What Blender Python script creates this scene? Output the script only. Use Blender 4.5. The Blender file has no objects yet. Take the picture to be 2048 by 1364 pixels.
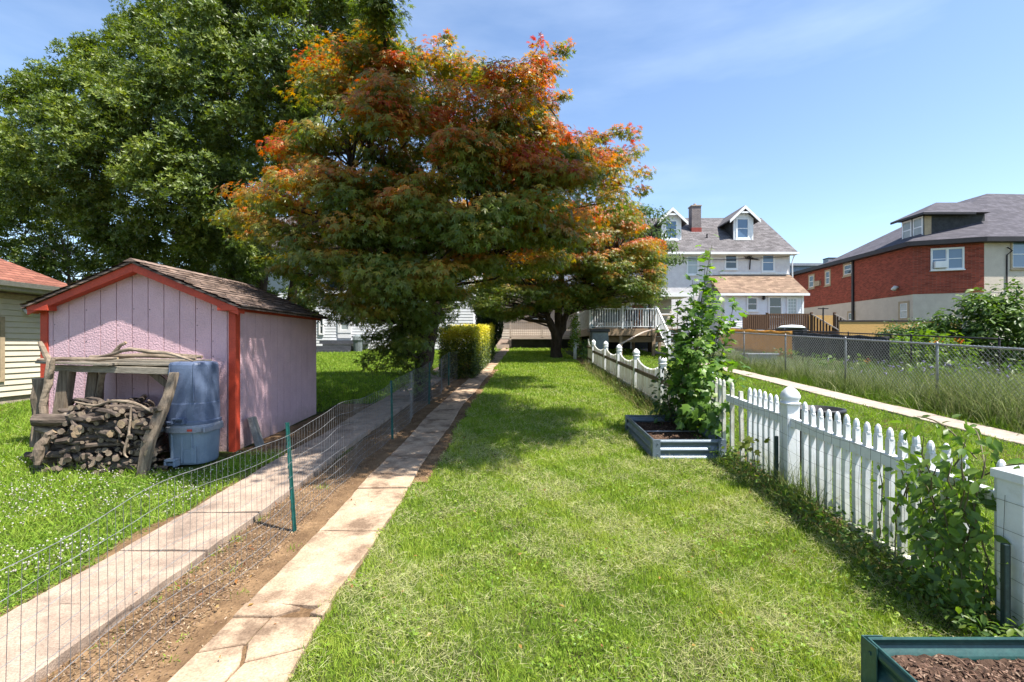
import bpy, math, random
import numpy as np
from mathutils import Vector
RND = random.Random(7)
RG = np.random.default_rng(11)
SC = bpy.context.scene
COL = SC.collection
# ---------------------------------------------------------------- measured camera
F, CX, HY, EYE = 967.0, 1040.0, 688.0, 1.66
def W(px, py, Y):                       # photo position at a known distance -> metres
    return ((px - CX) / F * Y, Y, EYE - (py - HY) / F * Y)
def WX(px, Y): return (px - CX) / F * Y
def WZ(py, Y): return EYE - (py - HY) / F * Y
def gz(x, y):                           # the yard climbs gently, then levels at the houses
    y = np.asarray(y, float)
    t = np.clip(y, -6, 40)
    z = np.where(t < 26, 0.05 * t, 0.05 * 26 + 0.05 * (t - 26) - 0.05 * (t - 26) ** 2 / 28)
    z = np.where(y > 40, 0.05 * 40 - 0.05 * 14 ** 2 / 28, z)
    return z
def g(x, y): return float(gz(x, y))
def nz(x, y, s=1.0, k=0.0):             # cheap smooth noise, about -1..1
    x = np.asarray(x) * s + k; y = np.asarray(y) * s - k * 1.7
    return (np.sin(1.7 * x + 0.9 * y + k) + np.sin(-1.1 * x + 2.3 * y + 1.3 + k) + np.sin(3.1 * x + 1.9 * y + 2.1)
            + np.sin(2.7 * x - 3.7 * y + 0.7) + 0.7 * np.sin(6.1 * x + 5.3 * y + k)) / 3.4
# ---------------------------------------------------------------- materials
def lin(r, g_, b):
    f = lambda c: ((c / 255 + 0.055) / 1.055) ** 2.4 if c > 10 else c / 255 / 12.92
    return (f(r), f(g_), f(b))
class NT:
    def __init__(s, m):
        m.use_nodes = True; s.t = m.node_tree; s.t.nodes.clear()
    def n(s, typ, **kw):
        nd = s.t.nodes.new(typ)
        for k, v in kw.items():
            if hasattr(nd, k) and not k[0].isupper(): setattr(nd, k, v)
            else: nd.inputs[k.replace('_', ' ')].default_value = v
        return nd
    def l(s, a, b): s.t.links.new(a, b)
def rgba(c): return (c[0], c[1], c[2], 1)
def mat(name, c1, c2=None, scale=6, rough=0.75, bump=0.0, bscale=None, spec=0.3, metal=0.0, st=(1, 1, 1), contrast=0.3,
        c3=None, s3=1.5, w3=(0.55, 0.7), fine=0.18, bdist=0.01, pattern=None):
    """noise-mottled surface; c3 = a third colour in broad patches; pattern(nt, vec, colour, height) may add bricks or shingles"""
    m = bpy.data.materials.new(name); t = NT(m)
    c2 = c2 or tuple(x * 0.72 for x in c1); bscale = bscale or scale * 6
    tc = t.n('ShaderNodeTexCoord'); mp = t.n('ShaderNodeMapping'); mp.inputs['Scale'].default_value = st
    t.l(tc.outputs['Object'], mp.inputs['Vector']); vec = mp.outputs['Vector']
    n1 = t.n('ShaderNodeTexNoise', Scale=scale, Detail=7.0, Roughness=0.6); t.l(vec, n1.inputs['Vector'])
    r1 = t.n('ShaderNodeMapRange'); r1.inputs[1].default_value = 0.5 - contrast / 2; r1.inputs[2].default_value = 0.5 + contrast / 2
    t.l(n1.outputs['Fac'], r1.inputs[0])
    mx = t.n('ShaderNodeMix', data_type='RGBA'); mx.inputs[6].default_value = rgba(c1); mx.inputs[7].default_value = rgba(c2)
    t.l(r1.outputs[0], mx.inputs[0]); colr = mx.outputs[2]
    if c3:
        n3 = t.n('ShaderNodeTexNoise', Scale=s3, Detail=5.0, Roughness=0.65); t.l(vec, n3.inputs['Vector'])
        r3 = t.n('ShaderNodeMapRange'); r3.inputs[1].default_value = w3[0]; r3.inputs[2].default_value = w3[1]
        t.l(n3.outputs['Fac'], r3.inputs[0])
        m3 = t.n('ShaderNodeMix', data_type='RGBA'); m3.inputs[7].default_value = rgba(c3)
        t.l(r3.outputs[0], m3.inputs[0]); t.l(colr, m3.inputs[6]); colr = m3.outputs[2]
    n2 = t.n('ShaderNodeTexNoise', Scale=bscale, Detail=4.0); t.l(vec, n2.inputs['Vector'])
    height = n2.outputs['Fac']
    if fine:
        rf = t.n('ShaderNodeMapRange'); rf.inputs[1].default_value = 0.25; rf.inputs[2].default_value = 0.75
        rf.inputs[3].default_value = 1 - fine; rf.inputs[4].default_value = 1 + fine; t.l(height, rf.inputs[0])
        vm = t.n('ShaderNodeVectorMath', operation='SCALE'); t.l(colr, vm.inputs[0]); t.l(rf.outputs[0], vm.inputs['Scale']); colr = vm.outputs[0]
    if pattern: colr, height = pattern(t, tc.outputs['Object'], colr, height)
    b = t.n('ShaderNodeBsdfPrincipled', Roughness=rough, Metallic=metal); b.inputs['Specular IOR Level'].default_value = spec
    t.l(colr, b.inputs['Base Color'])
    if bump:
        bp = t.n('ShaderNodeBump', Strength=bump, Distance=bdist); t.l(height, bp.inputs['Height']); t.l(bp.outputs[0], b.inputs['Normal'])
    o = t.n('ShaderNodeOutputMaterial'); t.l(b.outputs[0], o.inputs[0])
    return m
def brick_pattern(w, h, mortar, zk=1.0, var=0.35, msize=0.012, uv='xy'):
    def f(t, vec, colr, height):
        sp = t.n('ShaderNodeSeparateXYZ'); t.l(vec, sp.inputs[0])
        ad = t.n('ShaderNodeMath', operation='ADD'); t.l(sp.outputs[0], ad.inputs[0]); t.l(sp.outputs[1], ad.inputs[1])
        mu = t.n('ShaderNodeMath', operation='MULTIPLY'); t.l(sp.outputs[2], mu.inputs[0]); mu.inputs[1].default_value = zk
        cb = t.n('ShaderNodeCombineXYZ'); t.l({'xy': ad.outputs[0], 'x': sp.outputs[0], 'y': sp.outputs[1]}[uv], cb.inputs[0]); t.l(mu.outputs[0], cb.inputs[1])
        br = t.n('ShaderNodeTexBrick'); br.inputs['Scale'].default_value = 1.0
        br.inputs['Brick Width'].default_value = w; br.inputs['Row Height'].default_value = h; br.inputs['Mortar Size'].default_value = msize
        br.inputs['Mortar Smooth'].default_value = 0.2
        br.inputs['Color1'].default_value = (1 - var,) * 3 + (1,); br.inputs['Color2'].default_value = (1 + var * 0.6,) * 3 + (1,)
        br.inputs['Mortar'].default_value = (1, 1, 1, 1)
        t.l(cb.outputs[0], br.inputs['Vector'])
        mm = t.n('ShaderNodeVectorMath', operation='MULTIPLY'); t.l(colr, mm.inputs[0]); t.l(br.outputs['Color'], mm.inputs[1])
        mx = t.n('ShaderNodeMix', data_type='RGBA'); t.l(br.outputs['Fac'], mx.inputs[0]); t.l(mm.outputs[0], mx.inputs[6]); mx.inputs[7].default_value = rgba(mortar)
        iv = t.n('ShaderNodeMath', operation='SUBTRACT'); iv.inputs[0].default_value = 1.2; t.l(br.outputs['Fac'], iv.inputs[1])
        hh = t.n('ShaderNodeMath', operation='MULTIPLY_ADD'); t.l(height, hh.inputs[0]); hh.inputs[1].default_value = 0.4; t.l(iv.outputs[0], hh.inputs[2])
        return mx.outputs[2], hh.outputs[0]
    return f
def splash(c, z0, z1, amt=0.6):
    def f(t, vec, colr, height):
        sp = t.n('ShaderNodeSeparateXYZ'); t.l(vec, sp.inputs[0]); n = t.n('ShaderNodeTexNoise', Scale=9.0, Detail=6.0, Roughness=0.7); t.l(vec, n.inputs['Vector'])
        ma = t.n('ShaderNodeMath', operation='MULTIPLY_ADD'); t.l(n.outputs['Fac'], ma.inputs[0]); ma.inputs[1].default_value = -0.5; t.l(sp.outputs[2], ma.inputs[2])
        mr = t.n('ShaderNodeMapRange'); mr.inputs[1].default_value = z0 - 0.25; mr.inputs[2].default_value = z1 - 0.25; mr.inputs[3].default_value = amt; mr.inputs[4].default_value = 0.0; t.l(ma.outputs[0], mr.inputs[0])
        mx = t.n('ShaderNodeMix', data_type='RGBA'); t.l(mr.outputs[0], mx.inputs[0]); t.l(colr, mx.inputs[6]); mx.inputs[7].default_value = rgba(c); return mx.outputs[2], height
    return f
def leafmat(name, rough=0.42, trans=0.35, spec=0.4):
    m = bpy.data.materials.new(name); t = NT(m)
    at = t.n('ShaderNodeAttribute', attribute_name='Col')
    b = t.n('ShaderNodeBsdfPrincipled', Roughness=rough); b.inputs['Specular IOR Level'].default_value = spec
    t.l(at.outputs['Color'], b.inputs['Base Color'])
    tr = t.n('ShaderNodeBsdfTranslucent'); hs = t.n('ShaderNodeHueSaturation', Saturation=1.15, Value=1.5)
    t.l(at.outputs['Color'], hs.inputs['Color']); t.l(hs.outputs[0], tr.inputs['Color'])
    mx = t.n('ShaderNodeMixShader'); mx.inputs[0].default_value = trans
    t.l(b.outputs[0], mx.inputs[1]); t.l(tr.outputs[0], mx.inputs[2])
    o = t.n('ShaderNodeOutputMaterial'); t.l(mx.outputs[0], o.inputs[0])
    return m
def glassmat(name, c, rough=0.05):
    m = bpy.data.materials.new(name); t = NT(m)
    b = t.n('ShaderNodeBsdfPrincipled', Roughness=rough); b.inputs['Specular IOR Level'].default_value = 0.8
    tc = t.n('ShaderNodeTexCoord'); n1 = t.n('ShaderNodeTexNoise', Scale=0.9, Detail=2.0); t.l(tc.outputs['Object'], n1.inputs['Vector'])
    mx = t.n('ShaderNodeMix', data_type='RGBA'); mx.inputs[6].default_value = rgba(c); mx.inputs[7].default_value = rgba(tuple(x * 2.2 for x in c)); t.l(n1.outputs['Fac'], mx.inputs[0])
    t.l(mx.outputs[2], b.inputs['Base Color'])
    o = t.n('ShaderNodeOutputMaterial'); t.l(b.outputs[0], o.inputs[0]); return m
M = {}
M['leaf'] = leafmat('leaf', 0.42, 0.45); M['gloss_leaf'] = leafmat('gloss_leaf', 0.45, 0.30, 0.35); M['grass'] = leafmat('grass', 0.6, 0.3, 0.2)
M['chips'] = mat('chips_plain', (0.2, 0.13, 0.08)); 
M['attr'] = leafmat('attr', 0.8, 0.0, 0.15)
M['ground'] = mat('ground', (0.060, 0.090, 0.016), (0.038, 0.040, 0.014), 3.0, 0.95, 0.6, 40, 0.1, c3=(0.085, 0.062, 0.028), s3=0.9, w3=(0.56, 0.66), bdist=0.03)
M['dirt'] = mat('dirt', (0.215, 0.135, 0.072), (0.115, 0.070, 0.038), 5, 0.95, 0.8, 60, 0.1, c3=(0.30, 0.19, 0.10), s3=3, bdist=0.02)
M['concrete'] = mat('concrete', (0.45, 0.335, 0.23), (0.32, 0.225, 0.15), 7, 0.9, 0.5, 90, 0.15, c3=(0.17, 0.115, 0.076), s3=3.2, w3=(0.46, 0.64), fine=0.3, bdist=0.006)
M['concrete_pink'] = mat('concrete_pink', (0.375, 0.285, 0.215), (0.27, 0.20, 0.152), 6, 0.92, 0.6, 110, 0.15, c3=(0.18, 0.135, 0.105), s3=2.8, w3=(0.48, 0.68), fine=0.34, bdist=0.006)
M['concrete_grey'] = mat('concrete_grey', (0.40, 0.33, 0.27), (0.30, 0.24, 0.20), 6, 0.92, 0.4, 80)
M['pink'] = mat('pink_paint', (0.60, 0.395, 0.425), (0.53, 0.345, 0.375), 2.5, 0.62, 0.85, 46, 0.35, fine=0.07, c3=(0.46, 0.31, 0.32), s3=1.6, w3=(0.52, 0.8), bdist=0.012, pattern=splash((0.30, 0.22, 0.17), -0.05, 0.32, 0.75))
M['red'] = mat('red_paint', (0.46, 0.058, 0.026), (0.36, 0.042, 0.02), 5, 0.55, 0.3, 60, 0.35)
M['shingle_brown'] = mat('shingle_brown', (0.27, 0.195, 0.155), (0.155, 0.11, 0.09), 9, 0.95, 0.8, 120, 0.15, c3=(0.085, 0.062, 0.054), s3=2.5, pattern=brick_pattern(0.30, 0.055, (0.035, 0.026, 0.024), 1.0, 0.45, 0.006, 'y'), bdist=0.02)
M['shingle_red'] = mat('shingle_red', (0.27, 0.115, 0.08), (0.19, 0.075, 0.055), 9, 0.95, 0.6, 100, 0.15, pattern=brick_pattern(0.30, 0.06, (0.10, 0.045, 0.035), 1.0, 0.3, 0.006, 'y'), bdist=0.02)
M['shingle_grey'] = mat('shingle_grey', (0.165, 0.155, 0.158), (0.12, 0.11, 0.112), 3, 0.95, 0.6, 60, 0.15, pattern=brick_pattern(0.42, 0.12, (0.08, 0.07, 0.07), 1.0, 0.35, 0.014, 'x'), bdist=0.02)
M['shingle_tan'] = mat('shingle_tan', (0.27, 0.192, 0.132), (0.20, 0.138, 0.098), 2, 0.95, 0.6, 60, 0.15, pattern=brick_pattern(0.42, 0.10, (0.17, 0.11, 0.085), 1.0, 0.38, 0.012, 'x'), bdist=0.02)
M['slate'] = mat('slate', (0.085, 0.078, 0.092), (0.058, 0.054, 0.066), 3, 0.9, 0.6, 60, 0.4, pattern=brick_pattern(0.4, 0.12, (0.05, 0.045, 0.06), 1.0, 0.35, 0.012), bdist=0.02)
M['brick'] = mat('brick', (0.33, 0.072, 0.042), (0.24, 0.050, 0.032), 4, 0.9, 0.6, 50, 0.15, pattern=brick_pattern(0.24, 0.085, (0.25, 0.11, 0.085), 1.0, 0.35, 0.010), bdist=0.02)
M['stucco'] = mat('stucco', (0.56, 0.49, 0.41), (0.50, 0.43, 0.36), 2, 0.95, 0.7, 30, 0.15, fine=0.08, bdist=0.03)
M['stucco_white'] = mat('stucco_white', (0.72, 0.69, 0.68), (0.62, 0.58, 0.58), 3, 0.95, 0.6, 25, 0.15, fine=0.12, bdist=0.03)
M['white'] = mat('white_paint', (0.78, 0.78, 0.78), (0.72, 0.72, 0.71), 4, 0.5, 0.05, 40, 0.4, fine=0.03)
M['vinyl'] = mat('white_vinyl', (0.70, 0.71, 0.72), (0.65, 0.66, 0.665), 5, 0.38, 0.06, 60, 0.45, fine=0.03, c3=(0.50, 0.48, 0.42), s3=7, w3=(0.58, 0.80), pattern=splash((0.32, 0.33, 0.22), 0.05, 0.50, 0.75))
M['vinyl_dirty'] = mat('weathered_vinyl', (0.60, 0.585, 0.52), (0.46, 0.44, 0.36), 8, 0.55, 0.1, 60, 0.35, fine=0.1, c3=(0.30, 0.27, 0.19), s3=3.5, w3=(0.52, 0.72))
M['siding_white'] = mat('siding_white', (0.74, 0.75, 0.77), (0.68, 0.69, 0.71), 2, 0.5, 0.1, 40, 0.35, fine=0.04)
M['siding_cream'] = mat('siding_cream', (0.62, 0.56, 0.44), (0.54, 0.48, 0.38), 2, 0.55, 0.1, 60, 0.3, fine=0.05)
M['siding_beige'] = mat('siding_beige', (0.50, 0.44, 0.36), (0.44, 0.385, 0.315), 2, 0.6, 0.1, 40, 0.3, fine=0.05)
M['gutter'] = mat('gutter', (0.40, 0.38, 0.34), (0.32, 0.30, 0.27), 4, 0.5, 0.1, 30, 0.4)
M['oldwood'] = mat('weathered_wood', (0.235, 0.185, 0.135), (0.115, 0.088, 0.064), 5, 0.9, 0.7, 30, 0.15, st=(6, 6, 0.5), c3=(0.11, 0.085, 0.065), s3=5, bdist=0.008)
M['board'] = mat('grey_board', (0.30, 0.265, 0.21), (0.17, 0.145, 0.115), 9, 0.9, 0.6, 40, 0.15, st=(1, 8, 8), bdist=0.006)
M['stick'] = mat('stick_bark', (0.15, 0.118, 0.094), (0.045, 0.034, 0.028), 14, 0.95, 0.9, 50, 0.1, st=(0.35, 1, 1), c3=(0.36, 0.29, 0.22), s3=6, w3=(0.56, 0.72), bdist=0.008)
M['cutwood'] = mat('cut_wood', (0.36, 0.27, 0.17), (0.20, 0.145, 0.095), 12, 0.9, 0.5, 60, 0.1)
M['drift'] = mat('driftwood', (0.30, 0.235, 0.172), (0.14, 0.106, 0.078), 9, 0.9, 0.8, 40, 0.15, st=(0.5, 1, 1), bdist=0.008)
M['bark'] = mat('bark', (0.085, 0.063, 0.047), (0.036, 0.027, 0.021), 9, 0.95, 1.0, 26, 0.1, st=(1, 1, 0.25), bdist=0.03)
M['bark_light'] = mat('bark_light', (0.20, 0.155, 0.115), (0.11, 0.085, 0.065), 8, 0.95, 0.9, 26, 0.1, st=(1, 1, 0.3), bdist=0.03)
M['stem'] = mat('green_stem', (0.14, 0.13, 0.06), (0.08, 0.07, 0.035), 12, 0.7)
M['bin_blue'] = mat('bin_blue', (0.098, 0.130, 0.205), (0.075, 0.10, 0.165), 4, 0.42, 0.25, 60, 0.45, fine=0.06, c3=(0.20, 0.245, 0.37), s3=3.0, w3=(0.58, 0.78))
M['bin_grey'] = mat('bin_grey', (0.215, 0.275, 0.345), (0.18, 0.23, 0.29), 4, 0.45, 0.2, 60, 0.4, fine=0.06, c3=(0.30, 0.345, 0.40), s3=3.0, w3=(0.58, 0.78))
M['rim_grey'] = mat('rim_grey', (0.27, 0.285, 0.33), (0.21, 0.225, 0.26), 6, 0.5, 0.2, 60)
M['sticker'] = mat('sticker', (0.55, 0.07, 0.05), None, 9, 0.5)
M['post_green'] = mat('post_green', (0.012, 0.105, 0.09), (0.008, 0.06, 0.054), 9, 0.5, 0.2, 60, 0.4)
M['post_dark'] = mat('post_dark', (0.012, 0.032, 0.032), (0.008, 0.02, 0.02), 9, 0.5, 0.2, 60, 0.4)
M['wire'] = mat('wire_grey', (0.26, 0.265, 0.27), (0.15, 0.15, 0.155), 20, 0.45, 0, 60, 0.5, metal=0.4)
M['wire_dark'] = mat('wire_dark', (0.03, 0.032, 0.03), (0.06, 0.045, 0.035), 20, 0.6)
M['galv'] = mat('galvanised', (0.15, 0.19, 0.225), (0.11, 0.14, 0.17), 5, 0.42, 0.1, 60, 0.5, metal=0.25, fine=0.08, c3=(0.27, 0.32, 0.36), s3=4)
M['bed_green'] = mat('bed_green', (0.028, 0.082, 0.072), (0.02, 0.06, 0.055), 5, 0.38, 0.1, 60, 0.5, metal=0.1, c3=(0.05, 0.11, 0.09), s3=6, w3=(0.58, 0.75))
M['soil'] = mat('soil', (0.085, 0.052, 0.036), (0.045, 0.028, 0.02), 9, 0.95, 1.0, 50, 0.1, c3=(0.14, 0.088, 0.062), s3=5, bdist=0.03)
M['black'] = mat('black_plastic', (0.016, 0.017, 0.02), (0.026, 0.027, 0.03), 6, 0.5, 0.1, 60, 0.4)
M['steel'] = mat('chain_steel', (0.34, 0.35, 0.36), (0.24, 0.25, 0.26), 10, 0.5, 0.1, 60, 0.5, metal=0.5)
M['deck_wood'] = mat('deck_wood', (0.33, 0.24, 0.16), (0.24, 0.17, 0.11), 6, 0.85, 0.4, 60, st=(1, 1, 5))
M['deck_pale'] = mat('deck_pale', (0.47, 0.385, 0.325), (0.38, 0.30, 0.25), 6, 0.85, 0.4, 60, st=(1, 1, 5))
M['deck_brown'] = mat('deck_brown', (0.125, 0.066, 0.036), (0.08, 0.042, 0.024), 6, 0.8, 0.4, 60, st=(1, 1, 5))
M['yellow_wood'] = mat('yellow_wood', (0.50, 0.31, 0.11), (0.42, 0.25, 0.085), 6, 0.85, 0.3, 60, st=(1, 1, 4))
M['orange'] = mat('orange_fabric', (0.58, 0.33, 0.085), (0.47, 0.26, 0.065), 2.0, 0.85, 0.5, 9, 0.2, bdist=0.05)
def cloth_mat(name, c):
    m = bpy.data.materials.new(name); t = NT(m); tc = t.n('ShaderNodeTexCoord'); n1 = t.n('ShaderNodeTexNoise', Scale=2.5, Detail=5.0); t.l(tc.outputs['Object'], n1.inputs['Vector'])
    mx = t.n('ShaderNodeMix', data_type='RGBA'); mx.inputs[6].default_value = rgba(c); mx.inputs[7].default_value = rgba(tuple(x * 0.8 for x in c)); t.l(n1.outputs['Fac'], mx.inputs[0])
    b = t.n('ShaderNodeBsdfPrincipled', Roughness=0.9); t.l(mx.outputs[2], b.inputs['Base Color']); tr = t.n('ShaderNodeBsdfTranslucent'); t.l(mx.outputs[2], tr.inputs['Color'])
    ms = t.n('ShaderNodeMixShader'); ms.inputs[0].default_value = 0.6; t.l(b.outputs[0], ms.inputs[1]); t.l(tr.outputs[0], ms.inputs[2]); o = t.n('ShaderNodeOutputMaterial'); t.l(ms.outputs[0], o.inputs[0]); return m
M['orange'] = cloth_mat('orange_cloth', (0.66, 0.42, 0.14))
M['dark_matte'] = mat('dark_matte', (0.03, 0.032, 0.034), (0.05, 0.052, 0.055), 3, 0.9, 0.3, 20)  # black cloth, also the colour of painted shade under the deck
M['gutter_dark'] = mat('dark_trim', (0.022, 0.018, 0.020), (0.03, 0.026, 0.028), 3, 0.5)
M['tan_trim'] = mat('tan_trim', (0.40, 0.31, 0.20), (0.34, 0.26, 0.17), 3, 0.7)
M['grey_step'] = mat('grey_step', (0.085, 0.09, 0.105), (0.06, 0.064, 0.075), 3, 0.8)
M['chimney'] = mat('chimney_brick', (0.19, 0.155, 0.15), (0.12, 0.10, 0.10), 4, 0.9, 0.5, 40, pattern=brick_pattern(0.22, 0.075, (0.26, 0.23, 0.22), 1.0, 0.3, 0.012))
M['copper'] = mat('red_flashing', (0.30, 0.055, 0.04), (0.22, 0.045, 0.035), 4, 0.6)
M['blue_wall'] = mat('blue_grey_wall', (0.24, 0.29, 0.34), (0.20, 0.25, 0.30), 2, 0.7)
M['teal'] = mat('teal_plastic', (0.02, 0.29, 0.40), None, 6, 0.4)
M['grey_furn'] = mat('grey_furniture', (0.20, 0.23, 0.24), (0.14, 0.16, 0.17), 4, 0.7)
M['brown_furn'] = mat('brown_furniture', (0.20, 0.09, 0.045), (0.14, 0.06, 0.03), 4, 0.7)
M['metal_grey'] = mat('metal_grey', (0.30, 0.31, 0.33), (0.22, 0.23, 0.25), 6, 0.5, metal=0.3)
M['glass'] = glassmat('glass', (0.018, 0.026, 0.032)); M['glass_blue'] = glassmat('glass_blue', (0.06, 0.10, 0.16)); M['glass_pale'] = glassmat('glass_pale', (0.20, 0.23, 0.23), 0.2)
M['lamp'] = mat('lamp_shell', (0.62, 0.62, 0.60), None, 5, 0.35)
M['stone'] = mat('slab_stone', (0.25, 0.245, 0.225), (0.15, 0.148, 0.138), 7, 0.95, 0.6, 50)
# ---------------------------------------------------------------- mesh building
class MB:
    def __init__(s): s.v = []; s.f = []; s.m = []
    def add(s, vs, fs, mi=0):
        b = len(s.v); s.v += [tuple(map(float, p)) for p in vs]
        for f in fs: s.f.append(tuple(b + i for i in f)); s.m.append(mi)
        return s
    def box(s, x0, x1, y0, y1, z0, z1, mi=0):
        x0, x1 = min(x0, x1), max(x0, x1); y0, y1 = min(y0, y1), max(y0, y1); z0, z1 = min(z0, z1), max(z0, z1)
        return s.add([(x0, y0, z0), (x1, y0, z0), (x1, y1, z0), (x0, y1, z0), (x0, y0, z1), (x1, y0, z1), (x1, y1, z1), (x0, y1, z1)],
                     [(3, 2, 1, 0), (4, 5, 6, 7), (0, 1, 5, 4), (1, 2, 6, 5), (2, 3, 7, 6), (3, 0, 4, 7)], mi)
    def bar(s, p, q, w, h, up=(0, 0, 1), mi=0):
        p, q = Vector(p), Vector(q); d = (q - p).normalized(); up = Vector(up)
        sd = d.cross(up)
        if sd.length < 1e-4: sd = d.cross(Vector((0, 1, 0)))
        sd.normalize(); u = sd.cross(d).normalized(); a, b = sd * w / 2, u * h / 2
        vs = [p - a - b, p + a - b, p + a + b, p - a + b, q - a - b, q + a - b, q + a + b, q - a + b]
        return s.add(vs, [(3, 2, 1, 0), (4, 5, 6, 7), (0, 1, 5, 4), (1, 2, 6, 5), (2, 3, 7, 6), (3, 0, 4, 7)], mi)
    def tube(s, pts, rad, n=6, mi=0, cap=True, mcap=None, rough=0.0, rnd=None):
        pts = [Vector(p) for p in pts]; k = len(pts)
        if not hasattr(rad, '__len__'): rad = [rad] * k
        vs = []; u = None
        for i, p in enumerate(pts):
            d = (pts[min(i + 1, k - 1)] - pts[max(i - 1, 0)]).normalized()
            if u is None:
                u = d.cross(Vector((0, 0, 1)))
                if u.length < 0.05: u = d.cross(Vector((1, 0, 0)))
            u = (u - d * u.dot(d)).normalized(); w = d.cross(u)
            for j in range(n):
                a = 2 * math.pi * j / n; r = rad[i] * (1 + (rnd.uniform(-rough, rough) if rough else 0))
                vs.append(p + u * math.cos(a) * r + w * math.sin(a) * r)
        fs = [(i * n + j, i * n + (j + 1) % n, (i + 1) * n + (j + 1) % n, (i + 1) * n + j) for i in range(k - 1) for j in range(n)]
        s.add(vs, fs, mi)
        if cap:
            b = len(s.v) - len(vs)
            s.f += [tuple(b + j for j in reversed(range(n))), tuple(b + (k - 1) * n + j for j in range(n))]
            s.m += [mi if mcap is None else mcap] * 2
        return s
    def prism(s, poly, vec, mi=0):
        n = len(poly); v = Vector(vec); P = [Vector(p) for p in poly]
        return s.add(P + [p + v for p in P], [tuple(reversed(range(n))), tuple(range(n, 2 * n))] + [(i, (i + 1) % n, n + (i + 1) % n, n + i) for i in range(n)], mi)
    def lathe(s, c, prof, n=12, mi=0, sq=0.0):
        """profile (r, z) round the axis at c; sq>0 squares the section"""
        vs = []; k = len(prof)
        for r, z in prof:
            for j in range(n):
                a = 2 * math.pi * (j + 0.5) / n; ca, sa = math.cos(a), math.sin(a)
                e = 1.0
                if sq: e = (abs(ca) ** sq + abs(sa) ** sq) ** (-1 / sq)
                vs.append((c[0] + r * e * ca, c[1] + r * e * sa, c[2] + z))
        fs = [(i * n + j, i * n + (j + 1) % n, (i + 1) * n + (j + 1) % n, (i + 1) * n + j) for i in range(k - 1) for j in range(n)]
        fs += [tuple(reversed(range(n))), tuple((k - 1) * n + j for j in range(n))]
        return s.add(vs, fs, mi)
    def build(s, name, mats, parent=None, smooth=False, bevel=0.0, origin=None):
        mats = mats if isinstance(mats, (list, tuple)) else [mats]
        o = Vector(origin) if origin is not None else (wloc(parent) if parent is not None else Vector((0, 0, 0)))
        me = bpy.data.meshes.new(name)
        me.from_pydata([(p[0] - o[0], p[1] - o[1], p[2] - o[2]) for p in s.v], [], s.f)
        for m in mats: me.materials.append(M[m] if isinstance(m, str) else m)
        me.polygons.foreach_set('material_index', s.m)
        if smooth: me.polygons.foreach_set('use_smooth', [True] * len(s.f))
        me.update()
        ob = bpy.data.objects.new(name, me); COL.objects.link(ob)
        if parent is not None: ob.parent = parent
        else: ob.location = o
        if bevel:
            b = ob.modifiers.new('edge', 'BEVEL'); b.width = bevel; b.segments = 2; b.limit_method = 'ANGLE'; b.angle_limit = 0.7
        return ob
def wloc(o):
    v = Vector((0, 0, 0))
    while o is not None: v = v + o.location; o = o.parent
    return v
def tag(o, label=None, cat=None, group=None, kind=None):
    if label: o['label'] = label
    if cat: o['category'] = cat
    if group: o['group'] = group
    if kind: o['kind'] = kind
    return o
def thing(name, label, cat, loc, group=None):
    o = bpy.data.objects.new(name, None); COL.objects.link(o); o.location = loc; o.empty_display_size = 0.3
    return tag(o, label, cat, group)
def copy_thing(o, label=None):
    c = o.copy(); COL.objects.link(c)
    if label: c['label'] = label
    for ch in o.children:
        d = ch.copy(); COL.objects.link(d); d.parent = c
        for gch in ch.children:
            e = gch.copy(); COL.objects.link(e); e.parent = d
    return c
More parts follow.
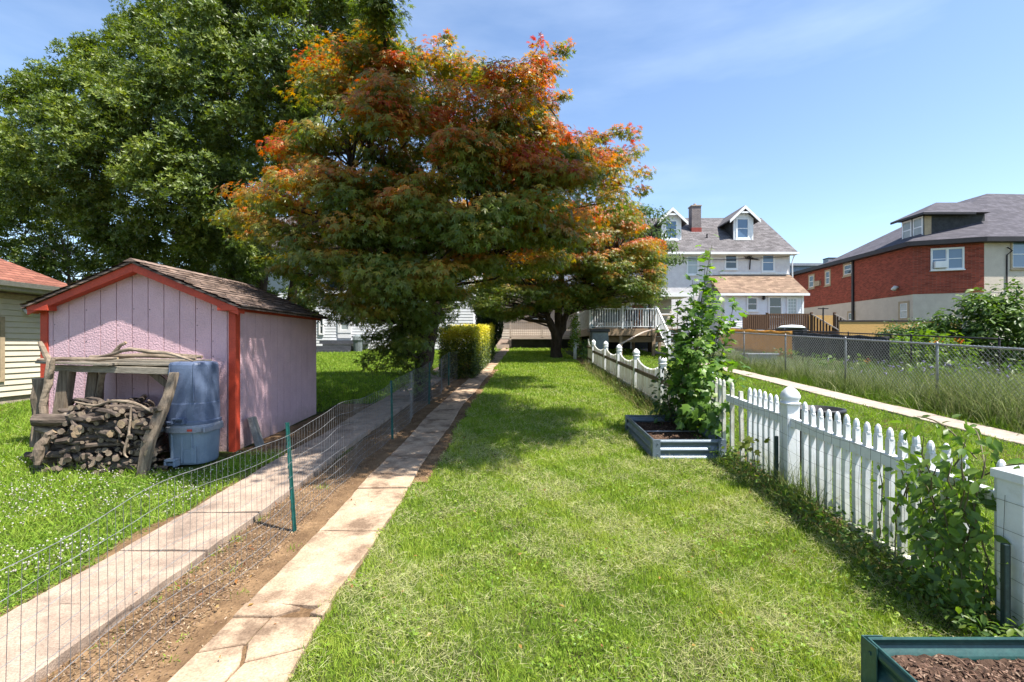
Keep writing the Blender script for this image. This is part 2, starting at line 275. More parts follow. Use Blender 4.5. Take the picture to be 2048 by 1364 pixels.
# ---------------------------------------------------------------- many small faces in one mesh (leaves, blades, chips)
def inst_mesh(name, material, sets, parent=None, origin=None, smooth=False):
    """sets: (template verts k x 3, faces, P n x 3, T, B, N n x 3, S n (or n x 3), colour n x 3)"""
    o = np.array(origin if origin is not None else (wloc(parent) if parent is not None else (0, 0, 0)), float)
    V = []; C = []; L = []; LS = []; LT = []; vb = 0; lb = 0
    for tv, tf, P, T, B, Nn, S, Cc in sets:
        tv = np.asarray(tv, float); n = len(P); k = len(tv)
        if n == 0: continue
        S = np.asarray(S, float)
        if S.ndim == 1: S = np.stack([S, S, S], 1)
        v = (P[:, None, :] + tv[None, :, 0, None] * (T * S[:, :1])[:, None, :] + tv[None, :, 1, None] * (B * S[:, 1:2])[:, None, :]
             + tv[None, :, 2, None] * (Nn * S[:, 2:3])[:, None, :]) - o
        V.append(v.reshape(-1, 3)); C.append(np.repeat(Cc, k, 0))
        lf = np.concatenate([np.array(f) for f in tf]); lt = np.array([len(f) for f in tf]); ls = np.concatenate([[0], np.cumsum(lt)[:-1]])
        nl = len(lf)
        L.append((lf[None, :] + (vb + np.arange(n) * k)[:, None]).ravel())
        LS.append((ls[None, :] + (lb + np.arange(n) * nl)[:, None]).ravel()); LT.append(np.tile(lt, n))
        vb += n * k; lb += n * nl
    V = np.concatenate(V); C = np.concatenate(C); L = np.concatenate(L); LS = np.concatenate(LS); LT = np.concatenate(LT)
    me = bpy.data.meshes.new(name)
    me.vertices.add(len(V)); me.vertices.foreach_set('co', V.astype(np.float32).ravel())
    me.loops.add(len(L)); me.loops.foreach_set('vertex_index', L.astype(np.int32))
    me.polygons.add(len(LS)); me.polygons.foreach_set('loop_start', LS.astype(np.int32)); me.polygons.foreach_set('loop_total', LT.astype(np.int32))
    if smooth: me.polygons.foreach_set('use_smooth', np.ones(len(LS), bool))
    me.update(calc_edges=True)
    a = me.color_attributes.new('Col', 'FLOAT_COLOR', 'POINT')
    a.data.foreach_set('color', np.concatenate([np.clip(C, 0.002, 1), np.ones((len(C), 1))], 1).astype(np.float32).ravel())
    me.materials.append(M[material])
    ob = bpy.data.objects.new(name, me); COL.objects.link(ob)
    if parent is not None: ob.parent = parent
    else: ob.location = o
    return ob
def norm(a): return a / np.maximum(np.linalg.norm(a, axis=1, keepdims=True), 1e-9)
def basis(Nn, T0=None):
    Nn = norm(Nn)
    if T0 is None: T0 = RG.normal(size=Nn.shape)
    T = norm(T0 - Nn * (T0 * Nn).sum(1, keepdims=True)); return T, np.cross(Nn, T), Nn
def kite(a, l, w, z=0.0):
    ca, sa = math.cos(a), math.sin(a); R = lambda x, y: (x * ca - y * sa, x * sa + y * ca)
    p = [(0, 0, 0), R(l * 0.45, -w) + (z * 0.4,), R(l, 0) + (z,), R(l * 0.45, w) + (z * 0.4,)]
    return p
def lobes(angs, ls, w, z=-0.12):
    v = []; f = []
    for a, l in zip(angs, ls):
        b = len(v); v += kite(a, l, w * (0.6 + 0.4 * l), z); f.append((b, b + 1, b + 2, b + 3))
    return v, f
MAPLE5 = lobes([math.radians(d) for d in (-98, -45, 0, 45, 98)], (0.5, 0.85, 1.0, 0.85, 0.5), 0.13, -0.2)
MAPLE3 = lobes([math.radians(d) for d in (-50, 0, 50)], (0.8, 1.0, 0.8), 0.17, -0.15)
BIGMAPLE = ([(0, 0, 0), (0.18, -0.42, -.05), (0.38, -0.30, 0), (0.62, -0.50, -.1), (0.62, -0.18, 0), (1.05, 0, -.15), (0.62, 0.18, 0), (0.62, 0.50, -.1), (0.38, 0.30, 0), (0.18, 0.42, -.05)],
            [(0, 1, 2), (0, 2, 4), (2, 3, 4), (0, 4, 6), (4, 5, 6), (0, 6, 8), (6, 7, 8), (0, 8, 9)])
OVAL = ([(0, 0, 0), (0.35, -0.24, 0.05), (0.75, -0.18, 0.03), (1, 0, -0.1), (0.75, 0.18, 0.03), (0.35, 0.24, 0.05), (0.5, 0, -0.02)],
        [(0, 1, 6), (1, 2, 6), (2, 3, 6), (3, 4, 6), (4, 5, 6), (5, 0, 6)])
OVALS = ([(0, 0, 0), (0.5, -0.25, 0.06), (1, 0, -0.08), (0.5, 0.25, 0.06)], [(0, 1, 2), (0, 2, 3)])
def rosette(n=5, w=0.2, up=0.45):
    v = []; f = []
    for i in range(n):
        a = 2 * math.pi * i / n + (0.3 if i % 2 else 0); b = len(v); v += kite(a, 1.0 if i % 2 else 0.85, w, up * (0.8 if i % 2 else 1.3)); f.append((b, b + 1, b + 2, b + 3))
    return v, f
ROSE = rosette()
BLADE = ([(-0.5, 0, 0), (0.5, 0, 0), (0.32, 0.18, 0.55), (-0.32, 0.18, 0.55), (0.0, 0.62, 1.0)], [(0, 1, 2, 3), (3, 2, 4)])
TRI = ([(-0.5, 0, 0), (0.5, 0, 0), (0.0, 0.35, 1.0)], [(0, 1, 2)])
CHIP = ([(-0.5, -0.25, 0), (0.5, -0.2, 0), (0.4, 0.25, 0), (-0.4, 0.3, 0), (0.05, 0, 0.35)], [(0, 1, 4), (1, 2, 4), (2, 3, 4), (3, 0, 4)])
PUFF = ([(1, 0, 0), (-1, 0, 0), (0, 1, 0), (0, -1, 0), (0, 0, 1), (0, 0, -1)], [(0, 2, 4), (2, 1, 4), (1, 3, 4), (3, 0, 4), (2, 0, 5), (1, 2, 5), (3, 1, 5), (0, 3, 5)])
def cmix(cols, t, jit=0.12):
    cols = np.array(cols); t = np.clip(t, 0, 0.9999) * (len(cols) - 1); i = t.astype(int); f = (t - i)[:, None]
    c = cols[i] * (1 - f) + cols[i + 1] * f
    return c * (1 + RG.uniform(-jit, jit, (len(t), 1)) + RG.uniform(-jit * 0.3, jit * 0.3, (len(t), 3)))
# ================================================================ SETTING: ground, paths, sky, sun, camera
def pathx(y):                           # drift of the concrete walk beyond the near yard
    return 0.0 if y < 9 else 0.030 * (y - 9)
def build_ground():
    xs = np.unique(np.concatenate([np.linspace(-400, -30, 9), np.linspace(-30, -12, 10), np.linspace(-12, 14, 131), np.linspace(14, 40, 14), np.linspace(40, 400, 9)]))
    ys = np.unique(np.concatenate([np.linspace(-60, -4, 8), np.linspace(-4, 2, 13), np.linspace(2, 12, 71), np.linspace(12, 40, 71), np.linspace(40, 500, 12)]))
    X, Y = np.meshgrid(xs, ys)
    Z = gz(X, Y) + np.where((np.abs(X) < 30) & (Y < 30), 0.012 * nz(X, Y, 1.1), 0) - 0.012
    me = bpy.data.meshes.new('ground'); nx, ny = len(xs), len(ys)
    V = np.stack([X, Y, Z], -1).reshape(-1, 3)
    fs = [(j * nx + i, j * nx + i + 1, (j + 1) * nx + i + 1, (j + 1) * nx + i) for j in range(ny - 1) for i in range(nx - 1)]
    me.from_pydata(V.tolist(), [], fs); me.materials.append(M['ground']); me.polygons.foreach_set('use_smooth', [True] * len(fs))
    o = bpy.data.objects.new('ground', me); COL.objects.link(o); tag(o, kind='structure'); return o
build_ground()
def strip(name, material, xl, xr, y0, y1, lift, step=0.12, rag=0.06, seed=1.0):
    """irregular-edged sheet laid on the ground between x = xl(y) and xr(y)"""
    mb = MB(); ys = np.arange(y0, y1 + step, step); vs = []; K = 7
    for y in ys:
        a = xl(y) + rag * float(nz(y, seed, 3.0)) ; b = xr(y) + rag * float(nz(y, seed + 9, 3.3))
        for i in range(K):
            x = a + (b - a) * i / (K - 1)
            vs.append((x, y, g(x, y) + lift - (0.03 if i in (0, K - 1) else 0) + 0.008 * float(nz(x, y, 6.0, seed))))
    mb.add(vs, [(j * K + i, j * K + i + 1, (j + 1) * K + i + 1, (j + 1) * K + i) for j in range(len(ys) - 1) for i in range(K - 1)])
    return tag(mb.build(name, material, smooth=True), kind='structure')
strip('dirt_strip', 'dirt', lambda y: -2.30 if y < 9 else -2.3, lambda y: -1.06 + pathx(y), 0.5, 22, 0.008, seed=2.0, rag=0.03)
strip('dirt_strip', 'dirt', lambda y: -2.98, lambda y: -2.7, 0.5, 5.6, 0.010, seed=4.0, rag=0.09)
strip('dirt_strip', 'dirt', lambda y: -3.62, lambda y: -2.6, 5.9, 9.4, 0.011, seed=7.0, rag=0.08)
strip('fence_bed', 'dirt', lambda y: 2.28 if y > 7.2 else 2.40, lambda y: 2.80, 0.8, 21, 0.010, seed=5.0, rag=0.06)
strip('fence_bed', 'dirt', lambda y: -1.14 + pathx(y), lambda y: -0.93 + pathx(y), 4.9, 16, 0.014, seed=6.0, rag=0.03)
# ---- walks cast as separate slabs
def slab(mb, poly, top, th=0.07, rnd=RND):
    tz = rnd.uniform(-0.006, 0.006); tx = rnd.uniform(-0.006, 0.006)
    cx = sum(p[0] for p in poly) / len(poly); cy = sum(p[1] for p in poly) / len(poly)
    n = len(poly); e = 0.008
    up = [(p[0], p[1], g(*p) + top + tz + (p[0] - cx) * tx) for p in poly]
    inn = [(p[0] + (cx - p[0]) * e / 0.25, p[1] + (cy - p[1]) * e / 0.25, z + 0.006) for p, (_, _, z) in zip(poly, up)]
    lo = [(x, y, z - th) for x, y, z in up]
    vs = lo + up + inn
    mb.add(vs, [(i, (i + 1) % n, n + (i + 1) % n, n + i) for i in range(n)] + [(n + i, n + (i + 1) % n, 2 * n + (i + 1) % n, 2 * n + i) for i in range(n)] + [tuple(range(2 * n, 3 * n))])
def jag(p, q, k=6, a=0.010, rnd=RND):
    out = []
    for i in range(k):
        t = i / k; out.append((p[0] + (q[0] - p[0]) * t + (rnd.uniform(-a, a) if i else 0), p[1] + (q[1] - p[1]) * t + (rnd.uniform(-a, a) if i else 0)))
    return out
def jpoly(pts, k=5, a=0.009):
    out = []
    for i in range(len(pts)): out += jag(pts[i], pts[(i + 1) % len(pts)], k, a)
    return out
def walk(name, material, xl, xr, joints, top, skip=None, gap=0.012, th=0.07):
    mb = MB()
    for a, b in zip(joints[:-1], joints[1:]):
        if skip and skip(a): continue
        a2, b2 = a + gap * 0.6, b - gap * 0.6
        dy = RND.uniform(-0.03, 0.03)
        slab(mb, jpoly([(xl(a2), a2), (xr(a2), a2 + dy), (xr(b2), b2), (xl(b2), b2 - dy)], 5, 0.007), top, th)
    return mb
xl = lambda y: -1.575 + pathx(y) + 0.012 * math.sin(y * 2.1); xr = lambda y: -1.10 + pathx(y) + 0.02 * math.sin(y * 1.7 + 1)
J = [0.9, 1.42, 1.9, 2.35, 2.80, 3.27, 3.76, 4.25, 4.71] + [4.71 + 0.52 * i for i in range(1, 52)]
mb = walk('path', 'concrete', xl, xr, J, 0.018, skip=lambda a: 1.85 < a < 2.75)
# broken slabs near the camera: fragments with soil-filled cracks
for poly in ([(-1.58, 2.655), (-1.375, 2.655), (-1.388, 2.45), (-1.59, 2.39)],
             [(-1.59, 2.378), (-1.392, 2.437), (-1.335, 2.30), (-1.36, 1.93), (-1.605, 1.93)],
             [(-1.363, 2.655), (-1.095, 2.655), (-1.075, 2.42), (-1.20, 2.362), (-1.318, 2.312), (-1.375, 2.44)],
             [(-1.312, 2.298), (-1.20, 2.347), (-1.072, 2.405), (-1.05, 1.93), (-1.348, 1.93)],
             [(-1.585, 2.672), (-1.36, 2.672), (-1.25, 2.75), (-1.38, 2.788), (-1.585, 2.79)],
             [(-1.17, 2.695), (-1.092, 2.672), (-1.09, 2.79), (-1.13, 2.785)]):
    slab(mb, jpoly(poly, 4, 0.004), 0.018)
tag(mb.build('path', 'concrete'), kind='structure')
J = [0.9, 1.5, 2.12, 2.74, 3.37, 4.03] + [4.03 + 0.66 * i for i in range(1, 26)]
mb = walk('path', 'concrete_pink', lambda y: -2.80 + 0.02 * math.sin(2 * y), lambda y: -2.19 + 0.02 * math.sin(1.3 * y + 2), J, 0.05, th=0.1, gap=0.009)
tag(mb.build('path', 'concrete_pink'), kind='structure')
J = [2 + 0.9 * i for i in range(31)]
mb = walk('path', 'concrete', lambda y: 6.62 + 0.02 * math.sin(y), lambda y: 7.18 + 0.02 * math.sin(y + 1), J, 0.02, gap=0.006)
tag(mb.build('path', 'concrete_grey'), kind='structure')
# ---- sky, sun, camera
SUN = Vector((0.45, -0.25, 1.0)).normalized()
w = bpy.data.worlds.new('World'); SC.world = w; w.use_nodes = True
nt = w.node_tree; nt.nodes.clear()
sky = nt.nodes.new('ShaderNodeTexSky'); sky.sky_type = 'NISHITA'; sky.sun_disc = False
sky.sun_elevation = math.asin(SUN.z); sky.sun_rotation = math.atan2(SUN.x, SUN.y)
sky.air_density = 1.0; sky.dust_density = 0.45; sky.ozone_density = 2.2; sky.altitude = 50
bg = nt.nodes.new('ShaderNodeBackground'); bg.inputs['Strength'].default_value = 0.115
# thin veils of high cloud
tc = nt.nodes.new('ShaderNodeTexCoord'); mp = nt.nodes.new('ShaderNodeMapping'); mp.inputs['Scale'].default_value = (1.2, 1.2, 5.0)
n1 = nt.nodes.new('ShaderNodeTexNoise'); n1.inputs['Scale'].default_value = 1.6; n1.inputs['Detail'].default_value = 6; n1.inputs['Roughness'].default_value = 0.55
mr = nt.nodes.new('ShaderNodeMapRange'); mr.inputs[1].default_value = 0.50; mr.inputs[2].default_value = 0.85; mr.inputs[3].default_value = 0.0; mr.inputs[4].default_value = 0.16
mx = nt.nodes.new('ShaderNodeMix'); mx.data_type = 'RGBA'; mx.inputs[7].default_value = (6.5, 7.2, 8.0, 1)
ou = nt.nodes.new('ShaderNodeOutputWorld')
L = nt.links.new
L(tc.outputs['Generated'], mp.inputs['Vector']); L(mp.outputs[0], n1.inputs['Vector']); L(n1.outputs['Fac'], mr.inputs[0]); L(mr.outputs[0], mx.inputs[0])
L(sky.outputs[0], mx.inputs[6]); L(mx.outputs[2], bg.inputs['Color']); L(bg.outputs[0], ou.inputs[0])
sl = bpy.data.lights.new('sun', 'SUN'); sl.energy = 5.0; sl.angle = math.radians(0.53); sl.color = (1.0, 0.955, 0.88)
so = bpy.data.objects.new('sun', sl); COL.objects.link(so); so.rotation_euler = SUN.to_track_quat('Z', 'Y').to_euler(); so.location = (8, -6, 20)
cd = bpy.data.cameras.new('camera'); cam = bpy.data.objects.new('camera', cd); COL.objects.link(cam); SC.camera = cam
cam.location = (0, 0, EYE); cam.rotation_euler = (math.radians(90), 0, 0)
cd.sensor_width = 36; cd.lens = 36 * F / 2048; cd.clip_start = 0.05; cd.clip_end = 2000
cd.shift_x = -(CX - 1024) / 2048; cd.shift_y = (HY - 682) / 2048
SC.view_settings.view_transform = 'Standard'; SC.view_settings.look = 'None'; SC.view_settings.exposure = 1.22; SC.view_settings.gamma = 1
SC.render.engine = 'CYCLES'
SC.cycles.max_bounces = 6; SC.cycles.diffuse_bounces = 3; SC.cycles.glossy_bounces = 2; SC.cycles.transmission_bounces = 4; SC.cycles.transparent_max_bounces = 4
SC.cycles.sample_clamp_indirect = 6
# ================================================================ SHED, GARAGE AND WHAT LEANS ON THEM
SX0, SX1, SY0, SY1, SZB, SZE = -6.05, -3.61, 6.13, 8.57, 0.24, 2.10
SRX, SRZ = -4.80, 2.70
shed = thing('garden_shed', 'small pink panelled garden shed with red trim and worn gable roof', 'shed', (-4.83, 6.13, g(-4.83, 6.13)))
def rz(x): return SRZ - 0.075 - abs(x - SRX) * (SRZ - 2.15) / 1.30
mb = MB(); gx = [SX0 + 0.02] + [SX0 + 0.13 + 0.2007 * i for i in range(12)] + [SX1 - 0.02]
for a, b in zip(gx[:-1], gx[1:]):
    a2, b2 = a + 0.005, b - 0.005
    top = [(b2, SY0, rz(b2)), (a2, SY0, rz(a2))]
    if a2 < SRX < b2: top.insert(1, (SRX, SY0, rz(SRX)))
    mb.prism([(a2, SY0, SZB), (b2, SY0, SZB)] + top, (0, 0.018, 0))
mb.prism([(SX0 + 0.02, SY0 + 0.02, SZB), (SX1 - 0.02, SY0 + 0.02, SZB), (SX1 - 0.02, SY0 + 0.02, rz(SX1)), (SRX, SY0 + 0.02, rz(SRX)), (SX0 + 0.02, SY0 + 0.02, rz(SX0))], (0, 0.03, 0))
for i in range(11):
    for k in range(9):
        x = gx[i + 1] + 0.022; z = 0.5 + 0.2 * k + RND.uniform(-0.01, 0.01)
        if z < rz(x) - 0.05 and RND.random() < (1.0 if i == 5 else 0.45): mb.box(x - 0.005, x + 0.005, SY0 - 0.003, SY0, z - 0.005, z + 0.005, 1)
mb.build('front_wall', ['pink', 'gutter_dark'], shed)
mb = MB()
for X0, s in ((SX1, -1), (SX0, 1)):
    y = SY0 + 0.06
    while y < SY1:
        y2 = min(y + 0.2007, SY1); mb.box(X0, X0 + s * 0.018, y + 0.003, y2 - 0.003, SZB + 0.06, SZE + 0.04); y = y2
    mb.box(X0 + s * 0.02, X0 + s * 0.05, SY0 + 0.05, SY1, SZB + 0.06, SZE + 0.03)
mb.prism([(SX0 + 0.02, SY1, SZB), (SX1 - 0.02, SY1, SZB), (SX1 - 0.02, SY1, rz(SX1)), (SRX, SY1, rz(SRX)), (SX0 + 0.02, SY1, rz(SX0))], (0, -0.03, 0))
mb.build('side_wall', 'pink', shed)
for x0, x1 in ((SX0 - 0.015, SX0 + 0.075), (SX1 - 0.075, SX1 + 0.015)):
    MB().box(x0, x1, SY0 - 0.02, SY0 + 0.085, SZB - 0.05, SZE + 0.02).build('corner_board', 'red', shed, bevel=0.004)
YO = SY0 - 0.15
mb = MB()
for s in (-1, 1):                        # rake boards and their return blocks
    x = SRX + s * 1.31
    a, b = (SRX, YO + 0.01, SRZ - 0.035), (x, YO + 0.01, 2.15 - 0.045)
    mb.prism([a, b, (b[0], b[1], b[2] - 0.085), (a[0], a[1], a[2] - 0.105)], (0, 0.022, 0))
    mb.prism([(SRX, YO + 0.034, SRZ - 0.055), (x, YO + 0.034, 2.15 - 0.065), (x, YO + 0.034, 2.15 - 0.11), (SRX, YO + 0.034, SRZ - 0.13)], (0, 0.115, 0))
    xi = SRX + s * 1.05
    mb.box(xi, x - s * 0.002, YO + 0.002, SY0 - 0.022, 2.075, 2.15)
mb.build('rake_board', 'red', shed, bevel=0.003)
mb = MB(); mb.box(SX1 + 0.02, SX1 + 0.055, SY0 + 0.01, SY1 + 0.05, SZE - 0.02, SZE + 0.06); mb.build('eave_board', 'red', shed); mb = MB(); mb.box(SX0 - 0.055, SX0 - 0.02, SY0 + 0.01, SY1 + 0.05, SZE - 0.02, SZE + 0.06)
mb.build('eave_board', 'red', shed)
mb = MB(); N = 26; R2 = random.Random(3)
for s in (-1, 1):                        # shingle courses, each lapping the one below
    for i in range(13):
        t0, t1 = i / 13, (i + 1.3) / 13
        xa, za = SRX + s * 1.36 * t0, SRZ - 0.565 * t0 ; xb, zb = SRX + s * 1.36 * min(t1, 1.0), SRZ - 0.565 * min(t1, 1.0) + 0.014
        vs = []; 
        for j in range(N + 1):
            y = YO - 0.03 + (SY1 + 0.12 - YO) * j / N; d = R2.uniform(-0.006, 0.006); e = R2.uniform(-0.012, 0.012)
            vs += [(xa, y, za - 0.004), (xb + s * e, y, zb + d), (xb + s * e, y, zb + d - 0.016)]
        mb.add(vs, [f for j in range(N) for f in ((3 * j, 3 * j + 1, 3 * j + 4, 3 * j + 3), (3 * j + 1, 3 * j + 2, 3 * j + 5, 3 * j + 4))])
    mb.prism([(SRX, YO - 0.02, SRZ - 0.012), (SRX + s * 1.35, YO - 0.02, SRZ - 0.577), (SRX + s * 1.35, YO - 0.02, SRZ - 0.602), (SRX, YO - 0.02, SRZ - 0.037)], (0, SY1 - YO + 0.14, 0))
for j in range(22):                      # ridge caps
    y = YO - 0.03 + j * 0.12
    if y < SY1 + 0.08: mb.prism([(SRX - 0.10, y, SRZ - 0.028), (SRX, y, SRZ + 0.020), (SRX + 0.10, y, SRZ - 0.028)], (0, 0.14, 0.006))
mb.build('roof', 'shingle_brown', shed)
# ---- garage at the edge of the yard
GX, GY0, GY1, GE = -10.2, 4.6, 10.45, 2.86
gar = thing('garage', 'cream lap sided garage with red brown hip roof and grey gutter', 'garage', (GX - 3, 7.5, g(-13, 7.5)))
def lap(mb, p0, p1, z0, z1, out, step=0.115, d=0.022, ztop=None):
    z = z0; p0, p1, out = Vector((*p0, 0)), Vector((*p1, 0)), Vector((*out, 0))
    while z < z1 - 1e-3:
        zz = min(z + step, z1); vs = []
        for p in (p0, p1):
            q = p + out * d
            vs += [(q.x, q.y, z), (p.x, p.y, zz), (p.x, p.y, z - 0.001)]
        mb.add(vs, [(0, 3, 4, 1), (0, 2, 5, 3)]); z = zz
    return mb
mb = lap(MB(), (GX, GY0), (GX, GY1), 0.62, GE - 0.22, (1, 0)); lap(mb, (GX, GY1), (GX - 6, GY1), 0.62, GE - 0.22, (0, 1)); lap(mb, (GX, GY0), (GX - 6, GY0), 0.5, GE - 0.22, (0, -1))
mb.build('siding', 'siding_cream', gar)
mb = MB(); mb.box(GX - 6, GX - 0.02, GY0 + 0.02, GY1 - 0.02, 0.1, GE - 0.05); mb.build('foundation', 'concrete_grey', gar)
mb = MB(); mb.box(GX - 0.01, GX + 0.03, GY1 - 0.09, GY1 + 0.03, 0.62, GE - 0.2)
mb.box(GX + 0.0, GX + 0.035, GY0, GY1 - 0.10, GE - 0.30, GE - 0.2); mb.build('corner_trim', 'tan_trim', gar)
mb = MB(); E = 0.42
ridge = [(GX - 3.0, GY0 + 2.6, GE + 2.0), (GX - 3.0, GY1 - 2.6, GE + 2.0)]
c = [(GX + E, GY0 - E, GE), (GX + E, GY1 + E, GE), (GX - 6 - E, GY1 + E, GE), (GX - 6 - E, GY0 - E, GE)]
V = c + ridge + [(x, y, z - 0.05) for x, y, z in c]
mb.add(V, [(0, 1, 5, 4), (1, 2, 5), (2, 3, 4, 5), (3, 0, 4), (6, 7, 1, 0), (7, 8, 2, 1), (8, 9, 3, 2), (9, 6, 0, 3), (9, 8, 7, 6)])
mb.build('roof', 'shingle_red', gar)
mb = MB(); pr = [(GX + E - 0.01, GE - 0.10), (GX + E + 0.07, GE - 0.09), (GX + E + 0.10, GE - 0.0), (GX + E + 0.085, GE - 0.0), (GX + E + 0.06, GE - 0.075), (GX + E - 0.0, GE - 0.085)]
mb.prism([(x, GY0 - E, z) for x, z in pr], (0, GY1 - GY0 + 2 * E, 0)); mb.box(GX + 0.03, GX + E - 0.01, GY0 - E + 0.02, GY1 + E - 0.02, GE - 0.16, GE - 0.06)
mb.build('gutter', 'gutter', gar)
fl = MB().box(GX + 0.02, GX + 0.08, 9.94, 10.10, 2.30, 2.42).build('floodlight', 'lamp', gar)
for yy in (9.86, 10.16):
    MB().tube([(GX + 0.09, yy, 2.36), (GX + 0.16, yy - 0.02, 2.33), (GX + 0.26, yy - 0.03, 2.29)], [0.035, 0.045, 0.065], 10).build('lamp_shade', 'lamp', fl, smooth=True)
wd = MB().box(GX + 0.0, GX + 0.05, 8.45, 9.53, 0.92, 2.20).build('window', 'tan_trim', gar)
MB().box(GX + 0.052, GX + 0.06, 8.55, 9.43, 1.02, 2.10).build('pane', 'glass', wd)
# ---- firewood rack of old boards against the shed
rack = thing('firewood_rack', 'rickety firewood rack of weathered boards against the pink shed', 'rack', (-4.8, 5.7, g(-4.8, 5.7)))
def plank(p, q, w, h, m='oldwood', name='post', up=(0, 0, 1), bev=0.006):
    return MB().bar(p, q, w, h, up).build(name, m, rack, bevel=bev)
def warped(pts, w, th, name, m='oldwood', up=(0, 1, 0)):
    mb = MB(); vs = []; n = len(pts)
    for (x, y, z, ww) in pts: vs += [(x - ww / 2, y - th / 2, z), (x + ww / 2, y - th / 2, z), (x + ww / 2, y + th / 2, z), (x - ww / 2, y + th / 2, z)]
    mb.add(vs, [(4 * i + j, 4 * i + (j + 1) % 4, 4 * i + 4 + (j + 1) % 4, 4 * i + 4 + j) for i in range(n - 1) for j in range(4)] + [(3, 2, 1, 0), (4 * n - 4, 4 * n - 3, 4 * n - 2, 4 * n - 1)])
    return mb.build(name, m, rack, bevel=0.006)
warped([(-4.03, 5.15, 0.22, 0.095), (-3.99, 5.20, 0.62, 0.125), (-3.93, 5.30, 0.92, 0.12), (-3.90, 5.36, 1.08, 0.09), (-3.90, 5.46, 1.34, 0.085)], 0, 0.06, 'post')
warped([(-5.29, 5.52, 0.26, 0.12), (-5.24, 5.53, 0.9, 0.125), (-5.19, 5.55, 1.36, 0.12)], 0, 0.10, 'post')
warped([(-5.10, 5.70, 0.26, 0.11), (-5.07, 5.72, 0.9, 0.115), (-5.03, 5.74, 1.36, 0.12)], 0, 0.10, 'post')
plank((-5.22, 5.98, 0.3), (-5.2, 5.98, 1.36), 0.09, 0.05); plank((-3.95, 6.0, 0.3), (-3.93, 6.0, 1.36), 0.09, 0.05)
plank((-5.30, 5.53, 1.385), (-3.86, 5.53, 1.345), 0.05, 0.075, 'board', 'rail', bev=0.004); plank((-5.30, 6.02, 1.40), (-3.86, 6.02, 1.37), 0.05, 0.07, 'board', 'rail', bev=0.004)
for i, (y, x0, x1, dz) in enumerate(((5.46, -5.42, -4.62, 0.03), (5.60, -5.20, -3.90, 0.02), (5.75, -4.96, -3.80, 0.04), (5.90, -5.25, -3.86, 0.03), (6.03, -5.2, -3.9, 0.05))):
    plank((x0, y, 1.425 + dz), (x1, y + 0.03, 1.40 + dz), 0.125, 0.026, 'board', 'shelf_board', bev=0.003)
plank((-4.80, 5.56, 1.335), (-5.10, 5.80, 0.82), 0.05, 0.07, name='brace'); plank((-4.28, 5.62, 1.33), (-3.98, 5.78, 0.98), 0.05, 0.07, name='brace')
# ---- driftwood laid over and round the rack
def limb(name, label, cat, pts, rads, m='drift', group=None, n=8, seed=1, sub=3):
    r = random.Random(seed); P = [Vector(p) for p in pts]; out = []; rr = []
    for i in range(len(P) - 1):
        for k in range(sub):
            t = k / sub
            p0, p1, p2, p3 = P[max(i - 1, 0)], P[i], P[i + 1], P[min(i + 2, len(P) - 1)]
            q = 0.5 * ((2 * p1) + (-p0 + p2) * t + (2 * p0 - 5 * p1 + 4 * p2 - p3) * t * t + (-p0 + 3 * p1 - 3 * p2 + p3) * t ** 3)
            out.append(q + Vector((r.uniform(-1, 1), r.uniform(-1, 1), r.uniform(-1, 1))) * rads[i] * 0.15); rr.append((rads[i] * (1 - t) + rads[i + 1] * t) * r.uniform(0.9, 1.12))
    out.append(P[-1]); rr.append(rads[-1])
    o = MB().tube(out, rr, n, rough=0.12, rnd=r, mcap=1).build(name, [m, 'cutwood'], smooth=False, origin=P[0])
    return tag(o, label, cat, group)
limb('driftwood_branch', 'long pale arched driftwood branch on top of the firewood rack', 'branch', [(-5.02, 5.62, 1.49), (-4.75, 5.58, 1.53), (-4.5, 5.57, 1.60), (-4.3, 5.58, 1.57), (-4.05, 5.60, 1.55), (-3.80, 5.62, 1.46)], [0.014, 0.018, 0.024, 0.021, 0.017, 0.010], seed=2, group='driftwood on the rack')
limb('driftwood_branch', 'straight grey driftwood branch beside the arched one on the rack', 'branch', [(-5.10, 5.74, 1.50), (-4.6, 5.72, 1.52), (-4.2, 5.73, 1.51), (-3.82, 5.70, 1.49)], [0.024, 0.022, 0.020, 0.015], seed=3, group='driftwood on the rack')
limb('driftwood_branch', 'thick split driftwood branch at the back of the rack top', 'branch', [(-4.9, 5.88, 1.50), (-4.4, 5.86, 1.53), (-3.88, 5.90, 1.50)], [0.02, 0.03, 0.02], m='oldwood', seed=4, group='driftwood on the rack')
limb('driftwood_branch', 'thin crooked driftwood branch along the front of the rack top', 'branch', [(-5.45, 5.47, 1.475), (-5.1, 5.46, 1.49), (-4.8, 5.50, 1.485), (-4.55, 5.47, 1.50)], [0.022, 0.026, 0.022, 0.012], seed=5, group='driftwood on the rack')
limb('driftwood_branch', 'grey stub sticking up above the firewood rack', 'branch', [(-5.06, 5.86, 1.30), (-4.97, 5.87, 1.48), (-4.88, 5.88, 1.62), (-4.80, 5.89, 1.68)], [0.034, 0.03, 0.022, 0.018], m='oldwood', seed=6, group='driftwood on the rack')
limb('gnarled_branch', 'tall gnarled grey branch propped upright at the rack corner', 'branch', [W(94, 925, 5.3), W(91, 860, 5.3), W(86, 812, 5.3), W(96, 768, 5.32), W(100, 728, 5.34), W(88, 702, 5.36), W(80, 684, 5.38)], [0.042, 0.036, 0.034, 0.038, 0.034, 0.026, 0.02], m='drift', seed=7, n=9)
limb('gnarled_branch', 'short forked spur of pale wood beside the propped branch', 'branch', [W(97, 765, 5.32), W(104, 735, 5.30), W(107, 715, 5.30)], [0.032, 0.024, 0.018], m='drift', seed=8)
